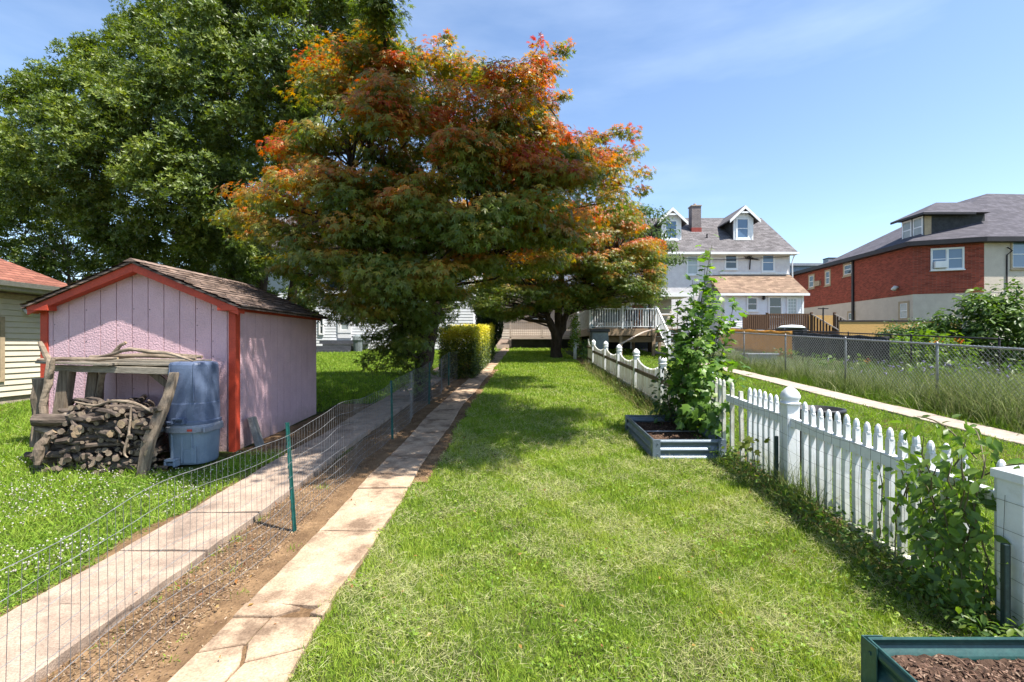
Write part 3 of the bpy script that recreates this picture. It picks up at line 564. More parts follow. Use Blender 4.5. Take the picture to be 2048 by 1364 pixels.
limb('fence_stub', 'dark sawn post stub standing behind the propped branch', 'post', [W(80, 890, 5.5), W(79, 820, 5.5), W(80, 757, 5.5)], [0.075, 0.072, 0.068], m='oldwood', seed=9, n=8)
limb('bark_slab', 'curved bark log leaning at the foot of the firewood', 'log', [W(74, 930, 5.12), W(78, 900, 5.14), W(92, 876, 5.18), W(110, 862, 5.22)], [0.035, 0.048, 0.042, 0.028], m='bark_light', seed=10, n=10)
# ---- the stacked sticks: a dozen shapes, each stick an object
def stick_mesh(i, r0, thick=False):
    r = random.Random(100 + i); k = 7; L = r.uniform(0.5, 0.85) if not thick else r.uniform(0.40, 0.5)
    b1, b2 = r.uniform(-0.06, 0.06), r.uniform(-0.05, 0.05)
    if thick: b1 = b2 = 0
    pts = [(L * (t / (k - 1) - 0.5), b1 * math.sin(3.1 * t / (k - 1) + r.uniform(0, 0.4)), b2 * math.sin(4.2 * t / (k - 1))) for t in range(k)]
    rad = [r0 * r.uniform(0.85, 1.15) * (1 - 0.25 * t / k) for t in range(k)]
    mb = MB().tube(pts, rad, 7 if not thick else 12, rough=0.10, rnd=r, mcap=1)
    if not thick and i % 3 == 0:
        a = pts[3]; mb.tube([a, (a[0] + 0.08, a[1] + 0.05, a[2] + 0.03), (a[0] + 0.17, a[1] + 0.07, a[2] + 0.07)], [r0 * 0.6, r0 * 0.5, r0 * 0.3], 5)
    me = bpy.data.meshes.new('stick'); me.from_pydata(mb.v, [], mb.f); me.materials.append(M['stick']); me.materials.append(M['cutwood'] if thick else M['oldwood'])
    me.polygons.foreach_set('material_index', mb.m); me.update(); return me
SM = [stick_mesh(i, rr) for i, rr in enumerate([0.012, 0.015, 0.018, 0.022, 0.026, 0.03, 0.034, 0.02, 0.016, 0.024, 0.028, 0.019])]
TM = [stick_mesh(50 + i, rr, True) for i, rr in enumerate((0.058, 0.062, 0.05))]
R3 = random.Random(21); cnt = 0; rows = 17
for row in range(rows):
    t = row / (rows - 1); zz = 0.275 + 0.70 * t; x0, x1 = -5.26 + 0.08 * t ** 2, -3.99 - 0.06 * t ** 2; ncol = 17 if row < rows - 2 else 11
    for k in range(ncol):
        L_ = R3.uniform(0.5, 0.8); flat_ = R3.random() < 0.22
        yaw = R3.gauss(-0.95, 0.30) if not flat_ else R3.gauss(-0.15, 0.25)
        me = SM[R3.choice((1, 2, 3, 4, 5, 6, 7, 9, 10, 11, 3, 4))]; o = bpy.data.objects.new('firewood_stick', me); COL.objects.link(o)
        xf = x0 + (x1 - x0) * (k + R3.uniform(0.1, 0.9)) / ncol; yf = 5.27 + R3.uniform(-0.05, 0.05) + 0.05 * t
        s = R3.uniform(0.95, 1.25); hl = 0.33 if not flat_ else 0.0
        x = xf - hl * math.cos(yaw); y = (yf - hl * math.sin(yaw)) if not flat_ else yf + R3.uniform(-0.01, 0.06)
        sag = 0.10 * t * (2 * (xf - x0) / (x1 - x0) - 1) ** 2
        o.location = (max(x0 + (0.36 if flat_ else 0.16), min(x1 - (0.3 if flat_ else 0.05), x)), min(y, 5.72), zz - sag + R3.uniform(-0.015, 0.015)); o.rotation_euler = (R3.uniform(0, 6.28), R3.gauss(0, 0.10), yaw); o.scale = (s * 0.9, s * 1.15, s * 1.15)
        tag(o, 'thin grey brown stick in the firewood stack under the rack', 'stick', 'sticks of the firewood stack'); cnt += 1
for k, (px, py, yaw, mi) in enumerate(((155, 862, -1.25, 0), (241, 850, -1.5, 1), (272, 849, -1.45, 0), (127, 868, -0.75, 2), (192, 866, -0.5, 2), (118, 842, 0.35, 1), (276, 903, -0.9, 2))):
    o = bpy.data.objects.new('firewood_log', TM[mi]); COL.objects.link(o); x, y, z = W(px, py, 5.17)
    o.location = (x + 0.2 * math.cos(yaw + math.pi) * (1 if abs(yaw) > 1 else 0.3), y + 0.24 * abs(math.sin(yaw)), z); o.rotation_euler = (0.4 * k, 0.02 * k - 0.05, yaw)
    tag(o, 'thick round log with sawn pale end among the firewood sticks', 'log', 'logs of the firewood stack')
limb('driftwood_branch', 'pale bent branch lying across the top of the firewood stack', 'branch', [W(150, 804, 5.24), W(190, 811, 5.24), W(225, 802, 5.23), W(268, 806, 5.23), W(305, 824, 5.22)], [0.009, 0.013, 0.018, 0.017, 0.010], m='drift', seed=12)
limb('driftwood_branch', 'small forked pale twig hanging down the firewood stack', 'branch', [W(262, 815, 5.2), W(260, 850, 5.19), W(256, 875, 5.17), W(248, 905, 5.16), W(256, 915, 5.16)], [0.008, 0.012, 0.012, 0.012, 0.007], m='drift', seed=13)
# ---- two stacked bins
BX, BY = -3.83, 5.70; bz = g(BX, BY)
lowbin = thing('wheelie_bin', 'grey blue plastic bin standing on the grass by the shed corner', 'bin', (BX, BY, bz))
mb = MB().lathe((BX, BY, bz), [(0.245, 0.0), (0.25, 0.02), (0.272, 0.36), (0.274, 0.37)], 44, sq=2.8)
for k in range(3):
    x = BX - 0.13 + 0.13 * k; mb.box(x - 0.012, x + 0.012, BY - 0.272, BY - 0.24, bz + 0.03, bz + 0.36)
mb.prism([(BX + 0.03, BY - 0.25, bz + 0.02), (BX + 0.19, BY - 0.25, bz + 0.02), (BX + 0.19, BY - 0.25, bz + 0.22), (BX + 0.10, BY - 0.25, bz + 0.17), (BX + 0.03, BY - 0.25, bz + 0.17)], (0, -0.018, 0))
mb.build('body', 'bin_grey', lowbin, bevel=0.005)
MB().lathe((BX, BY, bz), [(0.279, 0.365), (0.305, 0.37), (0.305, 0.43), (0.288, 0.455), (0.27, 0.455)], 44, sq=2.8).build('rim', 'rim_grey', lowbin, bevel=0.004)
mb = MB(); mb.box(BX - 0.16, BX - 0.02, BY - 0.37, BY - 0.26, bz + 0.06, bz + 0.085); mb.box(BX - 0.16, BX - 0.135, BY - 0.37, BY - 0.26, bz - 0.0, bz + 0.06); mb.box(BX - 0.045, BX - 0.02, BY - 0.37, BY - 0.26, bz - 0.0, bz + 0.06); mb.box(BX - 0.13, BX - 0.05, BY - 0.345, BY - 0.30, bz + 0.01, bz + 0.04)
mb.build('handle', 'bin_grey', lowbin, bevel=0.006)
for s, dx in ((-1, -0.33), (1, 0.30)): MB().box(BX + dx - 0.0, BX + dx + (0.03 if s > 0 else 0.05), BY - 0.30, BY - 0.12, bz + 0.375, bz + 0.425).build('lug', 'rim_grey', lowbin, bevel=0.006)
MB().box(BX + 0.10, BX + 0.165, BY - 0.309, BY - 0.303, bz + 0.39, bz + 0.415).build('sticker', 'sticker', lowbin)
upbin = thing('upturned_bin', 'scuffed blue plastic bin turned upside down on the grey blue bin', 'bin', (BX - 0.01, BY, bz + 0.455))
zb = bz + 0.455
lowbin.scale = (0.86, 0.86, 1); upbin.scale = (0.88, 0.88, 1)
mb = MB().lathe((BX - 0.01, BY, zb), [(0.290, 0.0), (0.290, 0.035), (0.274, 0.04), (0.272, 0.24), (0.266, 0.245), (0.258, 0.64), (0.254, 0.68), (0.240, 0.705), (0.19, 0.715)], 48, sq=2.8)
mb.prism([(BX - 0.07, BY - 0.245, zb + 0.04), (BX + 0.06, BY - 0.245, zb + 0.04), (BX + 0.05, BY - 0.205, zb + 0.70), (BX - 0.05, BY - 0.205, zb + 0.70)], (0, -0.034, 0))
for x in (-0.19, 0.16): mb.prism([(BX + x - 0.006, BY - 0.24, zb + 0.27), (BX + x + 0.006, BY - 0.24, zb + 0.27), (BX + x * 0.86 + 0.006, BY - 0.205, zb + 0.70), (BX + x * 0.86 - 0.006, BY - 0.205, zb + 0.70)], (0, -0.036, 0))
mb.build('body', 'bin_blue', upbin, bevel=0.006)
mb = MB(); mb.box(BX - 0.085, BX + 0.075, BY - 0.335, BY - 0.285, zb + 0.065, zb + 0.085); mb.box(BX - 0.085, BX - 0.065, BY - 0.335, BY - 0.255, zb + 0.02, zb + 0.065); mb.box(BX + 0.055, BX + 0.075, BY - 0.335, BY - 0.255, zb + 0.02, zb + 0.065)
mb.build('handle', 'bin_blue', upbin, bevel=0.006)
lo = MB().bar((-3.40, 6.34, 0.29), (-3.53, 6.36, 0.70), 0.17, 0.07, (1, 0.2, 0)).build('stone_slab', 'stone', bevel=0.012, origin=(-3.40, 6.02, 0.28)); tag(lo, 'grey stone slab leaning on the shed near its red corner board', 'slab')
# ================================================================ FENCES
# ---- low welded-wire fence beside the walk
wf = thing('wire_fence', 'low sagging welded wire fence on green posts beside the concrete walk', 'fence', (-1.8, 4, g(-1.8, 4)))
def wfx(y): return -1.80 + 0.035 * math.sin(1.9 * y + 0.6) + 0.02 * math.sin(4.3 * y) + (0.05 * math.exp(-((y - 5.2) / 0.4) ** 2))
def wfh(y, h):                           # height of a wire: sags between posts
    s = 0.02 * math.sin(2.6 * y + 1) + 0.035 * math.exp(-((y - 4.75) / 0.25) ** 2) - 0.05 * math.exp(-((y - 5.7) / 0.6) ** 2)
    return g(-1.8, y) + h * (0.79 + s) / 0.79 + 0.01
mb = MB(); hs = [0.02, 0.10, 0.18, 0.26, 0.35, 0.45, 0.56, 0.68, 0.79]
ys = np.arange(0.7, 14.6, 0.10)
for i, h in enumerate(hs):
    mb.tube([(wfx(y) + 0.004 * math.sin(9 * y + i), y, wfh(y, h) + 0.006 * math.sin(7 * y + 2 * i)) for y in ys], 0.0016 if i < 8 else 0.002, 3, cap=False)
for k, y in enumerate(np.arange(0.7, 14.5, 0.052)):
    dy = 0.02 * math.sin(k * 0.37) + RND.uniform(-0.006, 0.006)
    mb.tube([(wfx(y + dy * q), y + dy * q, wfh(y, 0.0 + 0.79 * q)) for q in (0, 0.5, 1.0)], 0.0013, 3, cap=False)
mb.build('wire_mesh', 'wire', wf)
for k, (y, h, lx, ly) in enumerate(((3.78, 0.86, -0.055, -0.02), (6.7, 0.82, -0.02, 0.0), (9.5, 0.82, 0.01, 0), (12.2, 0.82, 0, 0), (0.9, 0.85, 0, 0))):
    z = g(-1.8, y); mb = MB(); a = (wfx(y) + 0.02, y, z - 0.08); b = (wfx(y) + 0.02 + lx, y + ly, z + h)
    mb.bar(a, b, 0.030, 0.006, (0, 1, 0)); mb.bar((a[0], a[1] - 0.013, a[2]), (b[0], b[1] - 0.013, b[2]), 0.006, 0.022, (0, 1, 0))
    for j in range(9):
        t = 0.2 + j * 0.085; p = [a[i] + (b[i] - a[i]) * t for i in range(3)]; mb.box(p[0] - 0.005, p[0] + 0.005, p[1] - 0.032, p[1] - 0.022, p[2], p[2] + 0.02)
    mb.build('post', 'post_green', wf)
# ---- white vinyl picket fence
PX = 2.57
def cap_gothic(mb, x, y, z, r):
    mb.lathe((x, y, z), [(r * 1.42, 0), (r * 1.42, r * 0.28), (r * 1.16, r * 0.34), (r * 1.10, r * 0.55), (r * 1.34, r * 0.95), (r * 1.38, r * 1.35), (r * 1.16, r * 1.95), (r * 0.72, r * 2.5), (r * 0.22, r * 2.92), (r * 0.02, r * 3.0)], 24, sq=3.2)
def picket(mb, x, y, z0, z1, w=0.040, t=0.040, tilt=0.0, bow=0.0, cap=True):
    zt = z1 - (0.075 if cap else 0)
    n = 5; vs = []
    for i in range(n):
        q = i / (n - 1); z = z0 + (zt - z0) * q; yy = y + tilt * (q - 0.75) + bow * math.sin(math.pi * min(1, q * 1.25)) ; xx = x + 0.25 * bow * math.sin(math.pi * min(1, q * 1.25))
        vs += [(xx - t / 2, yy - w / 2, z), (xx + t / 2, yy - w / 2, z), (xx + t / 2, yy + w / 2, z), (xx - t / 2, yy + w / 2, z)]
    mb.add(vs, [(4 * i + j, 4 * i + (j + 1) % 4, 4 * i + 4 + (j + 1) % 4, 4 * i + 4 + j) for i in range(n - 1) for j in range(4)] + [(3, 2, 1, 0), (4 * n - 4, 4 * n - 3, 4 * n - 2, 4 * n - 1)])
    if cap:
        yy = y + tilt * 0.25
        a, b = w / 2, t / 2
        P = [(1.15, 0), (1.15, 0.012), (1.0, 0.016), (1.06, 0.030), (1.0, 0.050), (0.76, 0.068), (0.40, 0.080), (0.05, 0.084)]
        vs = []
        for s, dz in P:
            for j in range(8):
                an = 2 * math.pi * (j + 0.5) / 8; e = (abs(math.cos(an)) ** 4 + abs(math.sin(an)) ** 4) ** -0.25
                vs.append((x + b * s * e * math.cos(an), yy + a * s * e * math.sin(an), zt + dz))
        mb.add(vs, [(i * 8 + j, i * 8 + (j + 1) % 8, i * 8 + 8 + (j + 1) % 8, i * 8 + 8 + j) for i in range(len(P) - 1) for j in range(8)] + [tuple(range(len(vs) - 8, len(vs)))])
pf = thing('picket_fence', 'open white picket fence with round capped pickets and square posts near the flower pot', 'fence', (PX, 4.6, g(PX, 4.6)))
def fpost(y, h, r=0.06, cap='gothic', m='vinyl', par=pf, x=PX):
    z = g(x, y); p = MB().box(x - r, x + r, y - r, y + r, z - 0.05, z + h).build('post', m, par, bevel=0.006)
    mb = MB()
    if cap == 'gothic': cap_gothic(mb, x, y, z + h, r * 0.96)
    else:
        mb.box(x - r * 1.22, x + r * 1.22, y - r * 1.22, y + r * 1.22, z + h - 0.03, z + h + 0.012)
        q = r * 1.16; mb.add([(x - q, y - q, z + h + 0.013), (x + q, y - q, z + h + 0.013), (x + q, y + q, z + h + 0.013), (x - q, y + q, z + h + 0.013), (x, y, z + h + 0.05)], [(0, 1, 4), (1, 2, 4), (2, 3, 4), (3, 0, 4)])
    mb.build('post_cap', 'vinyl', p, smooth=(cap == 'gothic')); return p
fpost(4.60, 0.86); fpost(2.47, 0.87, 0.07, 'flat'); fpost(6.63, 0.84)
def rail(y0, y1, h0, hh, par=pf, m='vinyl', x=PX, w=0.056, sag=0.0):
    mb = MB(); n = 8
    pts = [(y0 + (y1 - y0) * i / n) for i in range(n + 1)]; vs = []
    for y in pts:
        z = g(x, y) + h0 - sag * math.sin(math.pi * (y - y0) / (y1 - y0)); vs += [(x - w / 2, y, z), (x + w / 2, y, z), (x + w / 2, y, z + hh), (x - w / 2, y, z + hh)]
    mb.add(vs, [(4 * i + j, 4 * i + (j + 1) % 4, 4 * i + 4 + (j + 1) % 4, 4 * i + 4 + j) for i in range(n) for j in range(4)] + [(3, 2, 1, 0), (4 * n, 4 * n + 1, 4 * n + 2, 4 * n + 3)])
    return mb.build('rail', m, par, bevel=0.004)
rail(2.55, 4.54, 0.655, 0.085, sag=0.012); rail(4.66, 5.97, 0.655, 0.085); rail(2.95, 3.75, 0.02, 0.07, m='vinyl_dirty')
RP = random.Random(5)
for i in range(17):
    y = 2.58 + 0.1113 * i; bow = 0.022 * math.exp(-((y - 3.75) / 0.22) ** 2)
    if i in (1,): continue
    mb = MB(); z = g(PX, y); picket(mb, PX, y, z + 0.06 + (0.0 if i > 6 else 0.0), z + 0.905 + RP.uniform(-0.008, 0.008), tilt=RP.uniform(-0.006, 0.006), bow=bow * (1 if i % 2 else 0.5)); mb.build('picket', 'vinyl', pf)
for i in range(7):
    y = 4.737 + 0.112 * i; mb = MB(); z = g(PX, y); picket(mb, PX, y, z + 0.06, z + 0.90 + RP.uniform(-0.008, 0.008), tilt=RP.uniform(-0.008, 0.008)); mb.build('picket', 'vinyl', pf)
mb = MB(); picket(mb, PX, 5.62, g(PX, 5.6) + 0.02, g(PX, 5.6) + 0.83, tilt=0.04, cap=False); mb.build('picket', 'vinyl_dirty', pf)
for y in (5.86, 6.1, 6.22, 6.34, 6.46): mb = MB(); z = g(PX, y); picket(mb, PX, y, z + 0.06, z + 0.9); mb.build('picket', 'vinyl_dirty', pf)
# ---- older scalloped fence farther up
sf = thing('scalloped_fence', 'weathered white fence with close set scalloped pickets and acorn posts beyond the sapling', 'fence', (PX, 12, g(PX, 12)))
PY = [6.75, 8.72, 10.7, 12.55, 14.5, 16.9]
for i, y in enumerate(PY[1:]): fpost(y, 0.86 if i != 4 else 0.8, 0.058, par=sf)
for a, b in zip(PY[:-1], PY[1:]):
    n = int((b - a - 0.16) / 0.078); mbs = MB()
    for i in range(n):
        y = a + 0.10 + (b - a - 0.2) * (i + 0.5) / n; t = abs(2 * (y - (a + b) / 2) / (b - a)); h = 0.70 + 0.17 * t ** 2.2
        z = g(PX, y); pk = MB(); pk.box(PX - 0.011, PX + 0.011, y - 0.030, y + 0.030, z + 0.03, z + h - 0.03)
        pk.prism([(PX - 0.011, y - 0.030, z + h - 0.029), (PX - 0.011, y + 0.030, z + h - 0.029), (PX - 0.011, y + 0.012, z + h), (PX - 0.011, y - 0.012, z + h)], (0.022, 0, 0))
        pk.build('picket', 'vinyl_dirty' if RP.random() < 0.75 else 'vinyl', sf)
    rail(a + 0.06, b - 0.06, 0.52, 0.08, sf, 'oldwood', x=PX - 0.035, w=0.03); rail(a + 0.06, b - 0.06, 0.10, 0.08, sf, 'vinyl_dirty', x=PX - 0.035, w=0.03)
# ---- teal-white garden gate at the fence end
gt = thing('garden_gate', 'shaded white arched gate at the upper end of the scalloped fence', 'gate', (PX - 0.05, 17.9, g(PX, 17.9)))
for i in range(12):
    y = 17.05 + 0.10 * i; t = abs(i - 5.5) / 5.5; z = g(PX, y); MB().box(PX - 0.02, PX + 0.01, y - 0.042, y + 0.042, z + 0.05, z + 0.95 - 0.22 * (1 - t * t)).build('picket', 'vinyl_dirty', gt)
for h in (0.2, 0.62): rail(17.0, 18.25, h, 0.07, gt, 'oldwood', x=PX - 0.045, w=0.03)
# ---- black wire strung along the picket fence
bw = thing('wire_mesh_screen', 'dark welded wire strung on black stakes along the white picket fence', 'fence', (2.47, 3.5, g(2.47, 3.5)))
mb = MB(); bx = lambda y: 2.475 + 0.012 * math.sin(3.1 * y) - 0.02 * math.sin(1.3 * y)
for i, h in enumerate((0.02, 0.07, 0.12, 0.18, 0.25, 0.34, 0.45, 0.58, 0.73)):
    mb.tube([(bx(y), y, g(0, y) + h + 0.012 * math.sin(5 * y + i * 0.4)) for y in np.arange(1.6, 5.6, 0.1)], 0.0012, 3, cap=False)
for y in np.arange(1.65, 5.55, 0.105): mb.tube([(bx(y) + RP.uniform(-.006, .006), y + RP.uniform(-.015, .015), g(0, y) + h) for h in (0.0, 0.4, 0.76)], 0.0012, 3, cap=False)
mb.build('wire_mesh', 'wire_dark', bw)
for y, hh in ((2.44, 0.53), (4.62, 0.55), (1.62, 0.5)):
    z = g(0, y); MB().bar((2.45, y, z - 0.05), (2.45, y, z + hh), 0.032, 0.026, (0, 1, 0)).build('stake', 'post_dark', bw, bevel=0.004)
# ---- chain-link fences
def chain_link(name, label, pts, h, posts, top=True, step=0.075, wire=0.0021, r=0.024, m='steel', spikes=True):
    base = (pts[0][0], pts[0][1], g(*pts[0])); th = thing(name, label, 'fence', base); cum = [0]
    for a, b in zip(pts[:-1], pts[1:]): cum.append(cum[-1] + math.hypot(b[0] - a[0], b[1] - a[1]))
    def at(s):
        s = min(max(s, 0), cum[-1])
        for i in range(len(pts) - 1):
            if s <= cum[i + 1] + 1e-9:
                t = (s - cum[i]) / (cum[i + 1] - cum[i]); return (pts[i][0] + (pts[i + 1][0] - pts[i][0]) * t, pts[i][1] + (pts[i + 1][1] - pts[i][1]) * t)
    P = lambda s, z: (*at(s), g(*at(s)) + z)
    mb = MB(); k = int((cum[-1] - h) / step); z0, z1 = 0.04, h + (0.035 if spikes else -0.01)
    for i in range(-int(h / step), int(cum[-1] / step)):
        for sg in (1, -1):
            s0 = i * step if sg > 0 else i * step + (z1 - z0); s1 = s0 + sg * (z1 - z0); zz0, zz1 = z0, z1
            if min(s0, s1) < 0 or max(s0, s1) > cum[-1]: continue
            if (s1 - s0) > 0: off = 0.003
            else: off = -0.003
            p, q = P(s0, zz0), P(s1, zz1); m_ = [(p[j] + q[j]) / 2 for j in range(3)]
            mb.tube([(p[0] + off, p[1], p[2]), (q[0] + off, q[1], q[2])], wire, 3, cap=False)
    mb.build('wire_mesh', m, th)
    s_all = np.linspace(0, cum[-1], 30)
    MB().tube([P(s, h) for s in s_all], r * 0.8, 8).build('top_rail', m, th, smooth=True)
    for s in posts:
        p = P(s, -0.05); q = P(s, h + 0.02); MB().tube([p, q, (q[0], q[1], q[2] + 0.03)], [r, r, r * 0.5], 10).build('post', m, th, smooth=True)
    return th
chain_link('chain_link_fence', 'grey chain link fence between the lawn walk and the weedy garden', [(7.85, 5.2), (7.8, 13), (7.75, 25.5)], 1.2, [1.2, 3.87, 6.4, 9.0, 11.6, 14.2, 17.0, 20.0], wire=0.0034, step=0.085)
bf = chain_link('chain_link_fence', 'black chain link fence along the back of the garden, half screened with cloth', [(11.0, 11.0), (11.0, 27.0)], 1.22, [0.1, 2.6, 5.2, 7.8, 10.4, 13, 15.8], step=0.11, wire=0.003, m='gutter_dark', spikes=False)
def cloth(name, m, y0, y1, z0, z1, label, x=10.94):
    mb = MB(); n = 24; k = 5; vs = []
    for i in range(n + 1):
        y = y0 + (y1 - y0) * i / n
        for j in range(k + 1):
            t = j / k; vs.append((x + 0.02 * math.sin(5 * y + 3 * t) + 0.015 * math.sin(11 * y), y, g(x, y) + z0 + (z1 - z0) * t - 0.04 * t * math.sin(math.pi * (i % 6) / 6)))
    mb.add(vs, [(i * (k + 1) + j, (i + 1) * (k + 1) + j, (i + 1) * (k + 1) + j + 1, i * (k + 1) + j + 1) for i in range(n) for j in range(k)])
    o = mb.build(name, m, smooth=True, origin=(x, y0, g(x, y0))); s = o.modifiers.new('thick', 'SOLIDIFY'); s.thickness = 0.004
    return tag(o, label, 'screen')
cloth('privacy_cloth', 'orange', 19.4, 26.6, 0.1, 1.22, 'orange privacy cloth hung on the far end of the black chain link')
cloth('privacy_cloth', 'dark_matte', 14.3, 19.25, 0.25, 1.18, 'black mesh privacy cloth hung next to the orange cloth')
o = MB().box(15.2, 21.0, 23.0, 23.06, 0.9, 2.72).build('board_fence', ['yellow_wood'], origin=(15.2, 23, 1.1)); tag(o, 'tan board fence behind the garden below the brick building', 'fence')
o = MB().box(15.18, 21.02, 22.97, 23.09, 2.722, 2.79).build('fence_cap', 'gutter_dark', o)
o = MB().tube([(11.6, 18.5, 0.9), (11.6, 18.5, 3.05)], 0.028, 8).build('pole', 'gutter_dark', origin=(11.6, 18.5, g(11.6, 18.5))); tag(o, 'thin dark garden pole with a small crossbar behind the screens', 'pole')
MB().box(11.42, 11.78, 18.46, 18.54, 3.0, 3.03).build('crossbar', 'gutter_dark', o)
# ================================================================ RAISED BEDS, POT
def corr(mb, p, q, z0, z1, out, amp=0.014, n=24):
    """corrugated panel: horizontal ribs pressed into the sheet"""
    vs = []
    for i in range(n + 1):
        t = i / n; d = amp * math.sin(2 * math.pi * 2.5 * t) ; 
        for s in (0, 1):
            b = (p, q)[s]; vs.append((b[0] + out[0] * d, b[1] + out[1] * d, z0[s] + (z1[s] - z0[s]) * t))
    o2 = [(x - out[0] * 0.004, y - out[1] * 0.004, z) for x, y, z in vs]; m = len(vs)
    mb.add(vs + o2, [(2 * i, 2 * i + 1, 2 * i + 3, 2 * i + 2) for i in range(n)] + [(m + 2 * i + 2, m + 2 * i + 3, m + 2 * i + 1, m + 2 * i) for i in range(n)] + [(2 * n, 2 * n + 1, m + 2 * n + 1, m + 2 * n)])
def raised_bed(label, x0, x1, y0, y1, h, m, soil_h, rod=None, chips=900):
    t = thing('raised_bed', label, 'planter', ((x0 + x1) / 2, y0, g(0, y0)))
    za, zb = g(0, y0), g(0, y1)
    for p, q, out, zz in (((x0, y0), (x1, y0), (0, -1), (za, za)), ((x0, y1), (x1, y1), (0, 1), (zb, zb)), ((x0, y0), (x0, y1), (-1, 0), (za, zb)), ((x1, y0), (x1, y1), (1, 0), (za, zb))):
        mb = MB(); corr(mb, p, q, [z - 0.02 for z in zz], [z + h for z in zz], out)
        a, b = (p[0], p[1], zz[0] + h), (q[0], q[1], zz[1] + h); mb.tube([a, b], 0.007, 6)
        mb.build('side_panel', m, t)
    for (x, y, z) in ((x0, y0, za), (x1, y0, za), (x0, y1, zb), (x1, y1, zb)):
        sx, sy = (1 if x == x0 else -1), (1 if y == y0 else -1); mb = MB()
        X, Y = x - sx * 0.020, y - sy * 0.020
        mb.box(X, X + sx * 0.095, Y, Y + sy * 0.006, z - 0.02, z + h + 0.006); mb.box(X, X + sx * 0.006, Y + sy * 0.007, Y + sy * 0.095, z - 0.02, z + h + 0.006)
        for hz in (0.06, h - 0.04):
            mb.lathe((X + sx * 0.06, Y - sy * 0.003, z + hz), [(0.008, -0.005), (0.008, 0.005)], 8); mb.box(X - sx * 0.005, X, Y + sy * 0.05, Y + sy * 0.064, z + hz - 0.007, z + hz + 0.007)
        mb.build('corner_post', m, t, bevel=0.002)
    n = 26; vs = []
    for j in range(n + 1):
        for i in range(n + 1):
            x = x0 + 0.03 + (x1 - x0 - 0.06) * i / n; y = y0 + 0.03 + (y1 - y0 - 0.06) * j / n
            vs.append((x, y, g(0, y) + soil_h + 0.018 * float(nz(x, y, 4)) + RND.uniform(-0.008, 0.008)))
    mb = MB().add(vs, [(j * (n + 1) + i, j * (n + 1) + i + 1, (j + 1) * (n + 1) + i + 1, (j + 1) * (n + 1) + i) for j in range(n) for i in range(n)])
    so_ = mb.build('soil', 'soil', t, smooth=True)
    if rod: MB().tube([(x0, rod, g(0, rod) + h * 0.72), (x1, rod, g(0, rod) + h * 0.72)], 0.009, 8).build('brace_rod', 'metal_grey', t, smooth=True)
    N = chips; P = np.stack([RG.uniform(x0 + .04, x1 - .04, N), RG.uniform(y0 + .04, y1 - .04, N), np.zeros(N)], 1); P[:, 2] = gz(0, P[:, 1]) + soil_h + 0.018 * nz(P[:, 0], P[:, 1], 4) + 0.004
    T, B, Nn = basis(RG.normal(size=(N, 3)) * 0.5 + [0, 0, 1])
    c = cmix([(0.05, 0.03, 0.022), (0.13, 0.075, 0.05), (0.24, 0.16, 0.115)], RG.random(N) ** 1.5)
    o = inst_mesh('mulch', 'attr', [(CHIP[0], CHIP[1], P, T, B, Nn, np.stack([RG.uniform(0.010, 0.034, N), RG.uniform(0.008, 0.018, N), RG.uniform(0.006, 0.014, N)], 1), c)], t); o['kind'] = 'stuff'
    return t
raised_bed('shallow galvanised raised bed of dark soil under the sapling', 1.60, 2.44, 5.78, 7.26, 0.225, 'galv', 0.125, rod=6.5, chips=1500)
raised_bed('dark green metal raised bed of bark mulch at the fence foot', 1.535, 2.42, 0.9, 2.13, 0.255, 'bed_green', 0.19, chips=5200)
pot = thing('tub_planter', 'round black tub planter behind the white pickets', 'planter', (3.44, 5.6, g(3.4, 5.6)))
MB().lathe((3.44, 5.6, g(0, 5.6)), [(0.20, 0), (0.21, 0.01), (0.265, 0.60), (0.285, 0.605), (0.285, 0.64), (0.255, 0.64), (0.245, 0.56), (0.02, 0.56)], 28).build('tub', 'black', pot, smooth=True)
MB().lathe((3.44, 5.6, g(0, 5.6) + 0.555), [(0.24, 0.0), (0.2, 0.02), (0.02, 0.03)], 20).build('soil', 'soil', pot)
o = thing('planter_box', 'pale grey planter box standing in the weedy garden', 'planter', (8.6, 17.2, g(8.6, 17.2))); z = g(0, 17.2)
MB().prism([(8.08, 17.0, z), (9.0, 17.0, z), (9.06, 17.0, z + 0.42), (8.02, 17.0, z + 0.42)], (0, 0.5, 0)).build('body', 'metal_grey', o, bevel=0.01); MB().box(7.98, 9.10, 16.95, 17.55, z + 0.421, z + 0.47).build('rim', 'metal_grey', o, bevel=0.008)
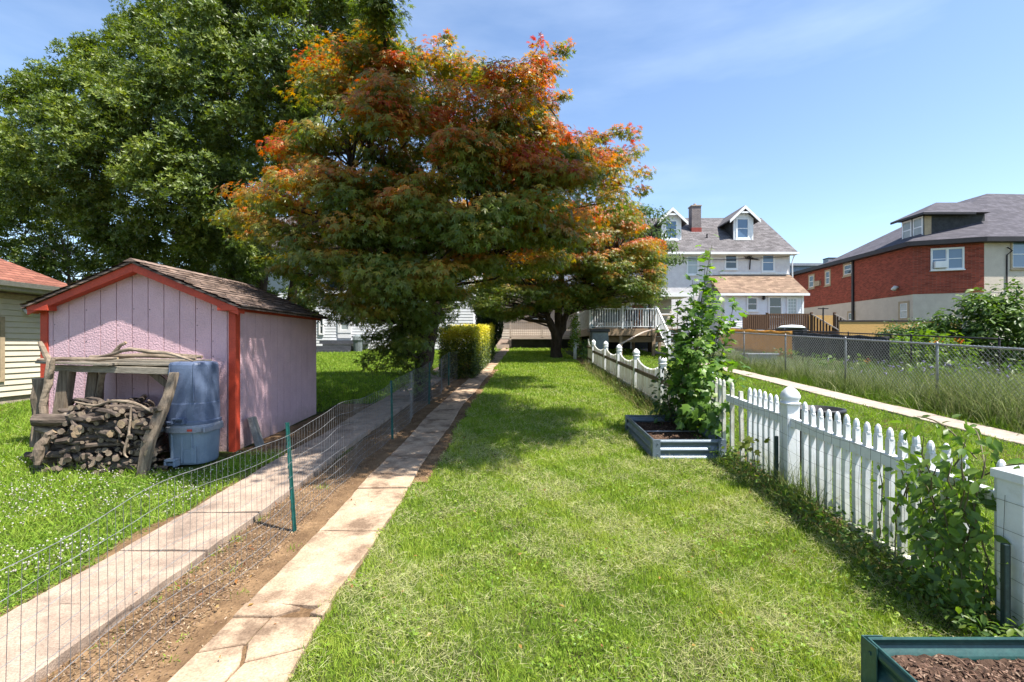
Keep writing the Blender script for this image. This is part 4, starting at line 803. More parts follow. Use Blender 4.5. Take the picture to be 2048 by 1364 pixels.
# ================================================================ BUILDINGS
def ybox(at):                            # wall facing the camera: (u, out, z)
    return lambda mb, u0, u1, d0, d1, z0, z1: mb.box(u0, u1, at - d0, at - d1, z0, z1)
def xbox(at, s):                         # wall facing -X (s=-1) or +X
    return lambda mb, u0, u1, d0, d1, z0, z1: mb.box(at + s * d0, at + s * d1, u0, u1, z0, z1)
def window(par, bx, u0, u1, z0, z1, frame='white', pane='glass', tr=0.09, sashes=1, mid=True, sill=True, recess=0.02, lites=None, name='window', proud=0.05, pd=0.012):
    mb = MB(); bx(mb, u0 - tr, u0, -recess, proud, z0 - tr, z1 + tr); bx(mb, u1, u1 + tr, -recess, proud, z0 - tr, z1 + tr)
    bx(mb, u0, u1, -recess, proud - 0.002, z1, z1 + tr); bx(mb, u0, u1, -recess, proud - 0.002, z0 - tr, z0)
    w_ = (u1 - u0) / sashes
    for i in range(1, sashes): bx(mb, u0 + i * w_ - 0.045, u0 + i * w_ + 0.045, -recess, proud - 0.004, z0, z1)
    f = mb.build(name, frame, par)
    for i in range(sashes):
        a, b = u0 + i * w_ + (0.045 if i else 0), u0 + (i + 1) * w_ - (0.045 if i < sashes - 1 else 0)
        p = MB(); bx(p, a, b, -recess - 0.01, pd, z0, z1); p.build('pane', pane, f)
        s = MB(); e = 0.035; q1, q2 = pd + 0.001, pd + 0.018
        bx(s, a, a + e, q1, q2, z0, z1); bx(s, b - e, b, q1, q2, z0, z1); bx(s, a + e, b - e, q1, q2 - 0.002, z0, z0 + e); bx(s, a + e, b - e, q1, q2 - 0.002, z1 - e, z1)
        if mid: bx(s, a + e, b - e, q1, q2 + 0.002, (z0 + z1) / 2 - 0.025, (z0 + z1) / 2 + 0.025)
        if lites:
            nx, ny = lites
            for k in range(1, nx): x = a + (b - a) * k / nx; bx(s, x - 0.012, x + 0.012, q1, q2 - 0.006, z0 + e, z1 - e)
            for k in range(1, ny): zz_ = z0 + (z1 - z0) * k / ny; bx(s, a + e, b - e, q1, q2 - 0.007, zz_ - 0.012, zz_ + 0.012)
        s.build('sash', 'white', f)
    if sill: s = MB(); bx(s, u0 - tr - 0.04, u1 + tr + 0.04, -recess, proud + 0.06, z0 - tr - 0.06, z0 - tr - 0.001); s.build('sill', frame, f)
    return f
# ---- white row house with dormers
WY = 36.0; whx0, whx1 = -1.5, 20.1; EZ = 8.75; RY, RZ = 41.0, 12.35
wh = thing('white_house', 'white stucco row house with grey shingle roof, two gabled dormers and a brick chimney', 'house', (10, WY, g(10, WY)))
mb = MB().box(whx0, whx1, WY, WY + 10, 0.8, EZ - 0.02); mb.prism([(whx1 - 0.01, WY + 0.01, EZ - 0.02), (whx1 - 0.01, WY + 9.99, EZ - 0.02), (whx1 - 0.01, RY, RZ - 0.25)], (-0.3, 0, 0)); mb.build('wall', 'stucco_white', wh)
mb = MB(); sl_ = (RZ - EZ) / (RY - WY)
for s in (1, -1):
    y1 = RY - s * 5.5; z1 = RZ - 5.5 * sl_
    mb.prism([(whx0, RY, RZ), (whx0, y1, z1), (whx0, y1, z1 - 0.14), (whx0, RY, RZ - 0.14)], (whx1 + 0.35 - whx0, 0, 0))
mb.build('roof', 'shingle_grey', wh)
mb = MB(); mb.box(whx0, whx1 + 0.36, WY - 0.60, WY - 0.45, EZ - 0.50, EZ - 0.34); mb.box(whx0, whx1 + 0.3, WY - 0.44, WY - 0.02, EZ - 0.52, EZ - 0.44); mb.build('eave_gutter', 'white', wh)
by = ybox(WY)
for px0, px1, py0, py1, pn in ((1451, 1473, 511, 537, 'glass'), (1525, 1547, 508, 542, 'glass_blue'), (1375, 1395, 512, 548, 'glass_pale'), (1290, 1312, 512, 545, 'glass'), (1215, 1238, 512, 545, 'glass')):
    window(wh, by, WX(px0, WY), WX(px1, WY), WZ(py1, WY), WZ(py0, WY), pane=pn)
mb = MB(); x = WX(1422, WY); mb.box(x - 0.06, x + 0.06, WY - 0.08, WY - 0.01, 5.5, EZ - 0.5); mb.build('downspout', 'white', wh); mb = MB(); x = WX(1563, WY); mb.tube([(x + 0.9, WY - 0.1, EZ - 0.5), (x + 0.75, WY - 0.08, EZ - 1.0), (x + 0.78, WY - 0.08, 6.0)], 0.05, 8)
mb.build('downspout', 'white', wh)
mb = MB(); R4 = random.Random(9); x0_ = WX(1500, WY)      # tangle of old cables under the eave
for k in range(7): mb.tube([(x0_ + R4.uniform(-0.5, 0.5), WY - 0.06, EZ - 0.55 + R4.uniform(-.1, .05)), (x0_ + R4.uniform(-0.5, 0.5), WY - 0.12, EZ - 0.75), (x0_ + R4.uniform(-.7, .9), WY - 0.06, EZ - 0.65 + R4.uniform(-.2, .1))], 0.022, 5)
mb.tube([(x0_, WY - 0.06, EZ - 0.6), (x0_ - 0.05, WY - 0.06, EZ - 1.55)], 0.04, 6); mb.tube([(WX(1350, WY), WY - 0.3, EZ - 0.75), (WX(1440, WY), WY - 0.2, EZ - 0.85), (WX(1575, WY), WY - 0.2, EZ - 0.62)], 0.022, 5)
mb.build('cable', 'gutter_dark', wh)
def dormer(pxc, pyp, pxw0, pxw1, py0, py1, label=None):
    Y = 37.3; xc = WX(pxc, Y); w2 = 0.76; zb = WZ(480, Y) ; ze = WZ(446, Y); zp = WZ(pyp, Y)
    d = MB().box(xc - w2, xc + w2, Y, Y + 3.2, zb - 0.25, ze + 0.35); d.prism([(xc - w2, Y, ze + 0.35), (xc + w2, Y, ze + 0.35), (xc, Y, ze + 0.35 + w2 * 0.85)], (0, 3.2, 0))
    d = d.build('dormer', 'white', wh)
    m_ = MB()
    for s in (-1, 1): m_.box(xc + s * (w2 + 0.001), xc + s * (w2 + 0.02), Y + 0.12, Y + 3.2, zb - 0.3, ze + 0.3)
    m_.build('cheek', 'dark_matte', d)  # near-black colour puts the shade into the dormer's sides
    m_ = MB(); o_ = 0.30; hx = w2 + 0.42; zl = zp - hx * 0.95
    for s in (-1, 1): m_.prism([(xc, Y - o_, zp), (xc + s * hx, Y - o_, zl), (xc + s * hx, Y - o_, zl - 0.10), (xc, Y - o_, zp - 0.10)], (0, 4.2, 0))
    m_.build('dormer_roof', 'shingle_grey', d)
    m_ = MB()
    for s in (-1, 1): m_.prism([(xc, Y - o_ - 0.05, zp - 0.02), (xc + s * hx, Y - o_ - 0.05, zl - 0.02), (xc + s * hx, Y - o_ - 0.05, zl - 0.26), (xc, Y - o_ - 0.05, zp - 0.28)], (0, 0.045, 0))
    m_.box(xc - 0.45, xc + 0.45, Y - o_ - 0.03, Y - o_ + 0.01, zp - 0.62, zp - 0.50); m_.build('bargeboard', 'white', d)
    b = ybox(Y); m_ = MB(); x0, x1 = WX(pxw0, Y), WX(pxw1, Y); z0, z1 = WZ(py1, Y), WZ(py0, Y)
    b(m_, x0 - 0.14, x0, 0, 0.05, z0 - 0.1, z1 + 0.12); b(m_, x1, x1 + 0.14, 0, 0.05, z0 - 0.1, z1 + 0.12); b(m_, x0, x1, 0, 0.048, z1, z1 + 0.12); b(m_, x0 - 0.2, x1 + 0.2, 0, 0.1, z0 - 0.22, z0 - 0.101); b(m_, x0, x1, 0, 0.04, z0 - 0.1, z0); b(m_, x0, x1, 0.015, 0.04, (z0 + z1) / 2 - 0.03, (z0 + z1) / 2 + 0.03)
    m_.build('window', 'white', d); m_ = MB(); b(m_, x0, x1, 0, 0.012, z0, z1); m_.build('pane', 'glass_blue', d)
dormer(1487, 412, 1475, 1495, 439, 475); dormer(1343, 416, 1332, 1352, 443, 476)
CYd = 38.6; xc = WX(1393, CYd)
ch = MB().box(xc - 0.37, xc + 0.37, CYd, CYd + 0.75, 10.4, WZ(412, CYd)).build('chimney', 'chimney', wh)
mb = MB(); zc = WZ(412, CYd); mb.box(xc - 0.42, xc + 0.42, CYd - 0.05, CYd + 0.8, zc, zc + 0.08); mb.lathe((xc, CYd + 0.37, zc + 0.08), [(0.13, 0), (0.11, 0.2)], 10); mb.build('chimney_cap', 'concrete_grey', ch)
MB().box(xc - 0.40, xc + 0.40, CYd - 0.03, CYd + 0.5, 10.2, 10.95).build('flashing', 'copper', ch)
MB().tube([(WX(1414, 37.6), 37.6, 9.6), (WX(1414, 37.6), 37.6, WZ(468, 37.6))], 0.06, 8).build('vent_pipe', 'gutter_dark', wh)
# rear addition
AY = 34.0; ax0, ax1 = WX(1450, AY), WX(1606, AY); AE = WZ(586, AY)
mb = lap(MB(), (ax0, AY), (ax1, AY), 1.6, AE, (0, -1), 0.16, 0.02); mb.box(ax0, ax1 - 0.03, AY + 0.02, WY - 0.01, 1.5, AE + 0.02); mb.prism([(ax1 - 0.03, AY + 0.05, AE), (ax1 - 0.03, WY - 0.01, AE), (ax1 - 0.03, WY - 0.01, WZ(552, WY))], (-0.2, 0, 0))
lap(mb, (ax1, AY), (ax1, WY), 1.6, AE, (1, 0), 0.16, 0.02); mb.build('addition_wall', 'siding_white', wh)
zr = WZ(550, WY); mb = MB(); mb.prism([(ax0 - 0.5, WY - 0.02, zr), (ax0 - 0.5, AY - 0.35, AE - 0.02), (ax0 - 0.5, AY - 0.35, AE - 0.14), (ax0 - 0.5, WY - 0.02, zr - 0.14)], (ax1 - ax0 + 0.72, 0, 0)); mb.build('addition_roof', 'shingle_tan', wh)
mb = MB(); mb.box(ax0 - 0.5, ax1 + 0.23, AY - 0.44, AY - 0.355, AE - 0.22, AE - 0.06); mb.box(ax0 - 0.5, ax1 + 0.2, AY - 0.354, AY - 0.02, AE - 0.19, AE - 0.12); mb.box(ax1 - 0.1, ax1 + 0.04, AY - 0.04, AY + 0.06, 1.6, AE - 0.19); mb.box(ax0 - 0.05, ax0 + 0.09, AY - 0.04, AY + 0.06, 1.6, AE - 0.19); mb.box(WX(1450, WY) - 0.4, ax1 + 0.1, WY - 0.06, WY - 0.01, zr + 0.05, zr + 0.2)
mb.build('addition_trim', 'white', wh)
b = ybox(AY - 0.024)
window(wh, b, WX(1495, AY), WX(1513, AY), WZ(620, AY), WZ(596, AY)); window(wh, b, WX(1538, AY), WX(1562, AY), WZ(632, AY), WZ(595, AY))
window(wh, b, WX(1575, AY), WX(1592, AY), WZ(628, AY), WZ(597, AY), lites=(3, 5), mid=False, sill=False, name='door', pane='glass_pale')
lp = MB().lathe((WX(1526, AY), AY - 0.12, WZ(600, AY)), [(0.05, 0), (0.10, 0.05), (0.09, 0.25), (0.02, 0.32)], 8).build('lantern', 'gutter_dark', wh)
# ---- grey-beige house behind the deck
bh = thing('beige_house', 'low beige sided house wing behind the white railed deck', 'house', (3, 30, g(3, 30)))
mb = lap(MB(), (-3.0, 30), (9.4, 30), 1.2, 4.6, (0, -1), 0.16, 0.02); mb.box(-3.0, 9.38, 30.02, 35.9, 1.2, 4.6); mb.build('wall', 'siding_beige', bh)
mb = MB(); mb.prism([(-3.2, 35.95, 5.75), (-3.2, 29.5, 4.62), (-3.2, 29.5, 4.5), (-3.2, 35.95, 5.6)], (12.9, 0, 0)); mb.build('roof', 'shingle_grey', bh)
mb = MB(); mb.box(3.0, 9.75, 27.0, 29.49, 4.38, 4.48); mb.box(3.0, 9.75, 26.9, 27.0, 4.30, 4.52)
for x in (3.2, 6.2, 9.6): mb.box(x, x + 0.12, 27.1, 27.22, 1.3, 4.38)
mb.build('porch_roof', 'white', bh)
b = ybox(30 - 0.024)
window(bh, b, 0.6, 1.7, 3.2, 4.2, frame='tan_trim'); window(bh, b, 6.4, 8.2, 2.5, 4.1, sashes=2, mid=False); window(bh, b, 4.0, 5.0, 3.0, 4.1); window(bh, b, -2.4, -1.4, 2.6, 4.0)
# ---- white house with steps beyond the lawn
lh = thing('white_house', 'white sided house with glazed back door and dark grey steps behind the shed', 'house', (-7, 27, g(-7, 27)))
LY = 27.0; mb = lap(MB(), (-18, LY), (-2.6, LY), 1.4, 7.2, (0, -1), 0.16, 0.015); mb.box(-18, -2.62, LY + 0.02, LY + 9, 1.0, 7.2); mb.build('wall', 'siding_white', lh)
mb = MB()
for s in (1, -1): mb.prism([(-18.3, LY + 4.5, 10.0), (-18.3, LY + 4.5 - s * 5.1, 7.0), (-18.3, LY + 4.5 - s * 5.1, 6.85), (-18.3, LY + 4.5, 9.85)], (16.0, 0, 0))
mb.build('roof', 'shingle_grey', lh)
b = ybox(LY - 0.02)
dz0, dz1 = WZ(676, LY), WZ(612, LY)
d_ = window(lh, b, WX(682, LY), WX(697, LY), WZ(660, LY), WZ(627, LY), name='door', sill=False, pane='glass_pale', tr=0.16); m_ = MB(); b(m_, WX(676, LY), WX(703, LY), 0.0, 0.03, WZ(676, LY), WZ(664, LY)); m_.build('door_panel', 'white', d_); m_ = MB(); b(m_, WX(700.5, LY), WX(702, LY), 0.05, 0.1, WZ(643, LY), WZ(638, LY)); m_.build('handle', 'gutter_dark', d_)
window(lh, b, WX(640, LY), WX(646, LY), WZ(668, LY), WZ(636, LY), sill=False, tr=0.05); window(lh, b, WX(508, LY), WX(521, LY), WZ(578, LY), WZ(548, LY)); window(lh, b, -10.8, -9.8, 4.6, 6.1); window(lh, b, -6.2, -5.2, 4.6, 6.1)
st = thing('back_steps', 'dark grey wooden landing and steps below the glazed back door', 'steps', (-9.5, 25.8, g(-9.5, 25.8)))
x0, x1 = WX(637, 25.5), WX(722, 25.5); MB().box(x0, x1, 25.6, 26.95, WZ(684, 25.5) - 0.1, WZ(681, 25.5)).build('landing', 'grey_step', st); MB().box(x0 + 0.15, x1 - 0.5, 25.65, 26.9, 1.2, WZ(684, 25.5) - 0.101).build('underfloor_panel', 'gutter', st)
for i in range(2): MB().box(x0 - 0.05, x0 + 1.9, 24.9 - 0.34 * i, 25.59 - 0.35 * i, 1.15, 1.55 - 0.19 * i).build('step', 'grey_step', st)
gl = thing('barbecue', 'covered dark barbecue on the grey landing edge', 'grill', (WX(712, 25.0), 25.0, g(0, 25))); x = WX(715, 25.0)
MB().lathe((x, 25.1, 1.25), [(0.2, 0), (0.24, 0.5), (0.28, 0.62), (0.25, 0.8), (0.1, 0.9)], 12, sq=3).build('cover', 'grey_furn', gl); MB().box(x - 0.3, x + 0.55, 24.95, 25.25, 2.02, 2.07).build('shelf', 'gutter_dark', gl)
# ---- brick and stucco building
RX, RY0, RE, RB = 26.0, 32.0, 8.25, 4.95
an = math.radians(20); cxn, cyn = RX + 3.7 * math.cos(an), RY0 - 3.7 * math.sin(an)
rb = thing('brick_building', 'red brick over cream stucco building with slate hip roof and dormer', 'building', (RX + 5, RY0 + 4, 1.6))
def wallpoly(pts, z0, z1, m, name, t=0.3):
    mb = MB(); n = len(pts); mb.prism([(x, y, z0) for x, y in pts], (0, 0, z1 - z0)); return mb.build(name, m, rb)
foot = [(RX, 47.5), (RX, RY0), (cxn, cyn), (40, cyn), (40, 47.5)]
wallpoly(foot, 0.8, RB, 'stucco', 'ground_storey')
foot2 = [(RX - 0.03, 47.5), (RX - 0.03, RY0 - 0.01), (cxn - 0.0, cyn - 0.035), (cxn - 0.0, cyn + 6), (RX + 6, 47.5)]
wallpoly(foot2, RB + 0.002, RE - 0.05, 'brick', 'brick_storey')
wallpoly([(cxn + 0.02, cyn + 5.9), (cxn + 0.02, cyn - 0.01), (40.01, cyn - 0.01), (40.01, cyn + 5.9)], RB + 0.002, RE - 0.05, 'stucco', 'upper_storey')
ov = 0.55
E0 = [(RX - ov, 47.9), (RX - ov, RY0 - 0.3), (cxn - 0.3, cyn - ov), (41, cyn - ov), (41, 47.9)]
mb = MB(); mb.prism([(x, y, RE - 0.16) for x, y in E0], (0, 0, 0.28)); mb.build('eave', 'gutter_dark', rb)
mb = MB(); RT = 12.7
pk = (34.3, 35.5, RT); pk2 = (44, 36.0, RT + 0.0); pl = (34.0, 38.5, RT)
e = [(x, y, RE + 0.13) for x, y in E0]
e[0] = (RX - ov, 40.5, RE + 0.13); e[3] = (44, cyn - ov, RE + 0.13); e[4] = (44, 40.5, RE + 0.13)
mb.add(e + [pk, pk2, pl], [(0, 1, 5), (0, 5, 7), (1, 2, 5), (2, 3, 6, 5), (0, 7, 6, 4), (7, 5, 6)])
mb.build('roof', 'slate', rb)
bx = xbox(RX - 0.03, -1); bxl = xbox(RX, -1)
def ypx(px): return 26.0 * F / (px - CX)
def zpx(py, Y): return WZ(py, Y)
def xw(px0, px1, py0, py1, box=bx, **kw):
    ya, yb = ypx(px1), ypx(px0); ym = (ya + yb) / 2; return window(rb, box, ya, yb, WZ(py1, ym), WZ(py0, ym), frame='tan_trim', tr=0.16, recess=0.01, proud=0.03, **kw)
xw(1620, 1628, 552, 574); xw(1653, 1660, 543, 568); xw(1690, 1704, 530, 548); xw(1801, 1815, 607, 636, box=bxl, pane='glass_pale'); xw(1698, 1708, 626, 652, box=bxl)
Y = ypx(1708); MB().box(RX - 0.16, RX - 0.031, Y - 0.08, Y + 0.08, 1.5, RE - 0.17).build('downspout', 'gutter_dark', rb)
Y = ypx(1796); lm = MB().tube([(RX - 0.031, Y, WZ(578, Y) + 0.1), (RX - 0.2, Y, WZ(578, Y) + 0.12), (RX - 0.32, Y, WZ(578, Y) - 0.06)], [0.1, 0.13, 0.16], 10).build('wall_lamp', 'lamp', rb, smooth=True)
Y = ypx(1637); MB().box(RX - 0.2, RX - 0.031, Y - 0.4, Y + 0.4, WZ(572, Y), WZ(562, Y)).build('air_conditioner', 'tan_trim', rb)
# windows on the canted wall: built in the wall's own directions
def cbox(mb, u0, u1, d0, d1, z0, z1):
    ux, uy, nx_, ny_ = math.cos(an), -math.sin(an), -math.sin(an), -math.cos(an)
    P = lambda u, d, z: (RX + ux * u + nx_ * d, RY0 + uy * u + ny_ * d, z)
    mb.add([P(u0, d0, z0), P(u1, d0, z0), P(u1, d1, z0), P(u0, d1, z0), P(u0, d0, z1), P(u1, d0, z1), P(u1, d1, z1), P(u0, d1, z1)], [(0, 1, 2, 3), (7, 6, 5, 4), (4, 5, 1, 0), (5, 6, 2, 1), (6, 7, 3, 2), (7, 4, 0, 3)])
cw = window(rb, cbox, 1.0, 2.6, WZ(537, 31.2), WZ(497, 31.2), frame='white', tr=0.07, sashes=2, recess=-0.03, proud=0.13, pane='glass_blue', pd=0.075)
m_ = MB(); cbox(m_, 1.08, 1.75, 0.08, 0.34, WZ(535, 31.2), WZ(522, 31.2)); m_.build('air_conditioner', 'white', cw)
window(rb, cbox, 2.7, 3.5, WZ(636, 30.9), WZ(603, 30.9), frame='tan_trim', tr=0.08, recess=0.01, proud=0.05)
b = ybox(cyn - 0.01); window(rb, b, WX(2024, cyn), WX(2062, cyn), WZ(535, cyn), WZ(482, cyn), frame='tan_trim', tr=0.12, proud=0.04, pane='glass_blue')
m_ = MB(); x = WX(2012, cyn); m_.tube([(x, cyn - 0.06, WZ(580, cyn)), (x, cyn - 0.06, WZ(510, cyn)), (x + 0.1, cyn - 0.3, WZ(503, cyn)), (x + 0.05, cyn - 0.05, WZ(495, cyn))], 0.04, 6); x = WX(1912, 30.6); m_.tube([(x, 30.25, 1.6), (x + 0.05, 30.2, 4.6)], 0.02, 5); m_.build('cable', 'gutter_dark', rb)
# dormer on the long slope
dY0, dY1 = ypx(1826), ypx(1782); dz0_, dz1_ = RE + 0.55, RE + 2.0; dX = RX + 0.75
dm = MB().box(dX, dX + 4.0, dY0, dY1, dz0_ - 0.3, dz1_).build('dormer', 'dark_matte', rb)
mb = MB(); o_ = 0.45; c4 = [(dX - o_, dY0 - o_, dz1_ + 0.02), (dX - o_, dY1 + o_, dz1_ + 0.02), (dX + 4.0, dY1 + o_, dz1_ + 0.02), (dX + 4.0, dY0 - o_, dz1_ + 0.02)]
top = [(dX + 1.6, (dY0 + dY1) / 2, dz1_ + 1.05), (dX + 4.4, (dY0 + dY1) / 2, dz1_ + 1.05)]
mb.add(c4 + top, [(0, 1, 4), (1, 2, 5, 4), (3, 0, 4, 5), (3, 2, 1, 0)]); mb.build('dormer_roof', 'slate', dm)
mb = MB(); mb.box(dX - o_ - 0.01, dX - o_ + 0.06, dY0 - o_, dY1 + o_, dz1_ - 0.12, dz1_ + 0.018); mb.box(dX - o_, dX + 3, dY0 - o_ - 0.01, dY0 - o_ + 0.06, dz1_ - 0.12, dz1_ + 0.018); mb.build('dormer_eave', 'gutter_dark', dm)
bd = xbox(dX, -1); m_ = MB(); ymid = (dY0 + dY1) / 2
for a, b2 in ((dY0 + 0.08, ymid - 0.06), (ymid + 0.06, dY1 - 0.08)):
    bd(m_, a, a + 0.09, 0, 0.05, dz0_, dz1_ - 0.1); bd(m_, b2 - 0.09, b2, 0, 0.05, dz0_, dz1_ - 0.1); bd(m_, a + 0.09, b2 - 0.09, 0, 0.048, dz1_ - 0.2, dz1_ - 0.1); bd(m_, a + 0.09, b2 - 0.09, 0, 0.048, dz0_, dz0_ + 0.1); bd(m_, a + 0.09, b2 - 0.09, 0, 0.045, (dz0_ + dz1_) / 2 - 0.08, (dz0_ + dz1_) / 2)
    p = MB(); bd(p, a + 0.09, b2 - 0.09, 0.0, 0.02, dz0_ + 0.1, dz1_ - 0.2); p.build('pane', 'glass_pale', dm)
m_.build('dormer_window', 'white', dm)
m_ = MB(); bd(m_, dY0, dY1, 0.001, 0.03, dz0_ - 0.14, dz0_ - 0.002); m_.box(dX + 0.0, dX + 0.45, dY0 - 0.02, dY0 - 0.001, dz0_ - 0.1, dz1_ - 0.12); m_.build('dormer_trim', 'tan_trim', dm)
for px in (1665, 1685):
    Y = 52; x = WX(px, Y); o = thing('rooftop_unit', 'grey air conditioning unit on the far roof, %s' % ('beside the blue grey block' if px == 1665 else 'closer to the slate roof'), 'air conditioner', (x, Y, WZ(523, Y)), 'rooftop air conditioners')
    MB().box(x - 0.45, x + 0.45, Y, Y + 0.9, WZ(526, Y), WZ(517, Y)).build('casing', 'metal_grey', o); MB().box(x - 0.48, x + 0.48, Y - 0.03, Y + 0.93, WZ(517, Y), WZ(515, Y)).build('fan_guard', 'gutter_dark', o)
fb = thing('blue_grey_block', 'blue grey flat roofed block seen between the white house and the brick building', 'building', (34, 56, 1))
Y = 56; MB().box(WX(1530, Y), WX(1760, Y), Y, Y + 8, 1, WZ(532, Y)).build('wall', 'blue_wall', fb); MB().box(WX(1528, Y), WX(1762, Y), Y - 0.3, Y + 8, WZ(532, Y) + 0.002, WZ(527, Y)).build('parapet', 'metal_grey', fb)
# ================================================================ DECKS
dk = thing('white_railed_deck', 'raised timber deck with white balustrade and side stairs behind the picket fence', 'deck', (4.7, 22, g(4.7, 22)))
DZ = WZ(657, 22.0); dx0, dx1, dy0, dy1 = 3.15, 6.2, 22.0, 29.4
MB().box(dx0, dx1 + 1.5, dy0, dy1, DZ - 0.05, DZ).build('deck_floor', 'deck_wood', dk)
mb = MB(); mb.box(dx0, dx1, dy0 - 0.04, dy0, DZ - 0.32, DZ - 0.051); mb.box(dx0, dx0 + 0.04, dy0 + 0.01, dy1, DZ - 0.32, DZ - 0.051); mb.box(dx0 + 0.5, dx1 + 1.4, dy0 + 0.6, dy0 + 0.66, DZ - 0.62, DZ - 0.36)
for y in np.arange(dy0 + 0.8, dy1, 0.45): mb.box(dx0 + 0.05, dx1 + 1.4, y, y + 0.04, DZ - 0.28, DZ - 0.06)
mb.build('joists', 'deck_wood', dk)
for x in (dx0 + 0.1, 4.6, dx1 - 0.1, dx1 + 1.3):
    for y in (dy0 + 0.1, 26.0): MB().box(x - 0.07, x + 0.07, y - 0.07, y + 0.07, 0.9, DZ - 0.33).build('support_post', 'deck_wood', dk)
mb = MB(); mb.box(dx0 + 0.1, dx1 + 1.4, 27.2, 27.3, 0.9, DZ - 0.3); mb.build('underfloor_panel', 'dark_matte', dk)  # dark sheet added behind the joists, standing in for under-deck shade
def balustrade(par, p, q, z, h, m='white', posts=(0, 1), bal=0.11, bw_=0.018, rw=0.05, pcap=True, pw=0.05):
    """posts, two rails and balusters from p to q"""
    p3, q3 = Vector((*p, z)), Vector((*q, z)); L_ = (q3 - p3).length; d = (q3 - p3).normalized()
    mb = MB(); up = Vector((0, 0, 1)); mb.bar(p3 + up * (h - 0.03), q3 + up * (h - 0.03), rw * 1.6, 0.05); mb.bar(p3 + up * 0.09, q3 + up * 0.09, rw, 0.045); mb.build('rail', m, par)
    mb = MB(); n = int(L_ / bal)
    for i in range(1, n): a = p3 + d * (L_ * i / n); mb.box(a.x - bw_, a.x + bw_, a.y - bw_, a.y + bw_, z + 0.11, z + h - 0.055)
    mb.build('balusters', m, par)
    if posts:
        for a in [(p3, q3)[i] for i in posts]:
            o = MB().box(a.x - pw, a.x + pw, a.y - pw, a.y + pw, z - 0.05, z + h + 0.06).build('post', m, par)
            if pcap: MB().box(a.x - pw * 1.35, a.x + pw * 1.35, a.y - pw * 1.35, a.y + pw * 1.35, z + h + 0.061, z + h + 0.10).build('post_cap', m, o)
balustrade(dk, (dx0 + 0.05, dy0 + 0.05), (4.68, dy0 + 0.05), DZ, 0.93, 'vinyl'); balustrade(dk, (4.68, dy0 + 0.05), (dx1, dy0 + 0.05), DZ, 0.93, 'vinyl', posts=(1,)); balustrade(dk, (dx0 + 0.05, dy0 + 0.11), (dx0 + 0.05, dy1 - 2.5), DZ, 0.93, 'vinyl_dirty', bal=0.14, bw_=0.04, posts=(1,))
sx0 = dx1 + 0.05
def stair_rail(par, p, q, h, m, n=9):
    p, q = Vector(p), Vector(q); up = Vector((0, 0, 1)); mb = MB(); mb.bar(p + up * h, q + up * h, 0.07, 0.05); mb.bar(p + up * 0.12, q + up * 0.12, 0.05, 0.045)
    for i in range(1, n): a = p + (q - p) * i / n; mb.box(a.x - 0.018, a.x + 0.018, a.y - 0.018, a.y + 0.018, a.z + 0.12, a.z + h)
    mb.build('stair_rail', m, par); MB().box(q.x - 0.05, q.x + 0.05, q.y - 0.05, q.y + 0.05, q.z - 0.5, q.z + h + 0.12).build('post', m, par)
sz = g(0, 20.4)
stair_rail(dk, (sx0, dy0, DZ), (sx0, dy0 - 1.75, sz + 0.15), 0.92, 'vinyl')
for i in range(6):
    t = (i + 0.5) / 6; y = dy0 - 0.1 - 1.6 * t; z = DZ + (sz - DZ) * (i + 1) / 6.5
    MB().box(sx0 + 0.06, sx0 + 1.3, y - 0.14, y + 0.14, z - 0.04, z).build('stair_tread', 'metal_grey', dk)
stair_rail(dk, (sx0 + 1.35, dy0, DZ), (sx0 + 1.35, dy0 - 1.75, sz + 0.15), 0.92, 'vinyl')
o = limb('bent_pole', 'long pale bent pole leaning from the deck edge over the dark crawl space', 'pole', [W(1238, 690, 20.6), W(1262, 677, 21.0), W(1288, 664, 21.6), W(1312, 658, 21.9)], [0.035, 0.035, 0.033, 0.03], m='deck_pale', seed=31)
bn = thing('storage_bin', 'grey storage bin with black lid beside the deck front', 'bin', (3.35, 20.3, g(3.3, 20.3))); z = g(0, 20.3); bx0, bx1 = WX(1184, 20.2), WX(1217, 20.2)
MB().box(bx0, bx1, 20.2, 20.8, z, WZ(664, 20.2)).build('body', 'grey_furn', bn, bevel=0.02); MB().box(bx0 - 0.1, bx1 + 0.05, 20.1, 20.9, WZ(664, 20.2) + 0.002, WZ(658, 20.2)).build('lid', 'black', bn, bevel=0.02)
o = MB().lathe((WX(1182, 22.6), 22.6, DZ + 0.002), [(0.10, 0), (0.11, 0.02), (0.11, 0.50), (0.08, 0.58), (0.03, 0.60)], 14).build('gas_cylinder', 'teal', smooth=True, origin=(WX(1182, 22.6), 22.6, DZ)); tag(o, 'turquoise cylinder at the deck corner behind the white rail', 'cylinder')
sw = thing('swing_seat', 'grey canopied swing seat on the white railed deck', 'swing', (4.4, 25.2, DZ)); xa, xb = 3.95, 5.45
mb = MB()
for x in (xa, xb): mb.tube([(x, 24.7, DZ), (x, 25.1, DZ + 1.75), (x, 25.7, DZ)], 0.03, 8)
mb.tube([(xa, 25.1, DZ + 1.75), (xb, 25.1, DZ + 1.75)], 0.03, 8); mb.build('frame', 'metal_grey', sw)
MB().box(xa + 0.1, xb - 0.1, 24.9, 25.4, DZ + 0.42, DZ + 0.52).build('seat', 'grey_furn', sw); MB().box(xa + 0.1, xb - 0.1, 25.38, 25.46, DZ + 0.53, DZ + 1.1).build('backrest', 'grey_furn', sw); MB().prism([(xa - 0.1, 24.6, DZ + 1.60), (xa - 0.1, 25.1, DZ + 1.82), (xa - 0.1, 25.7, DZ + 1.66)], (xb - xa + 0.2, 0, 0)).build('canopy', 'metal_grey', sw)
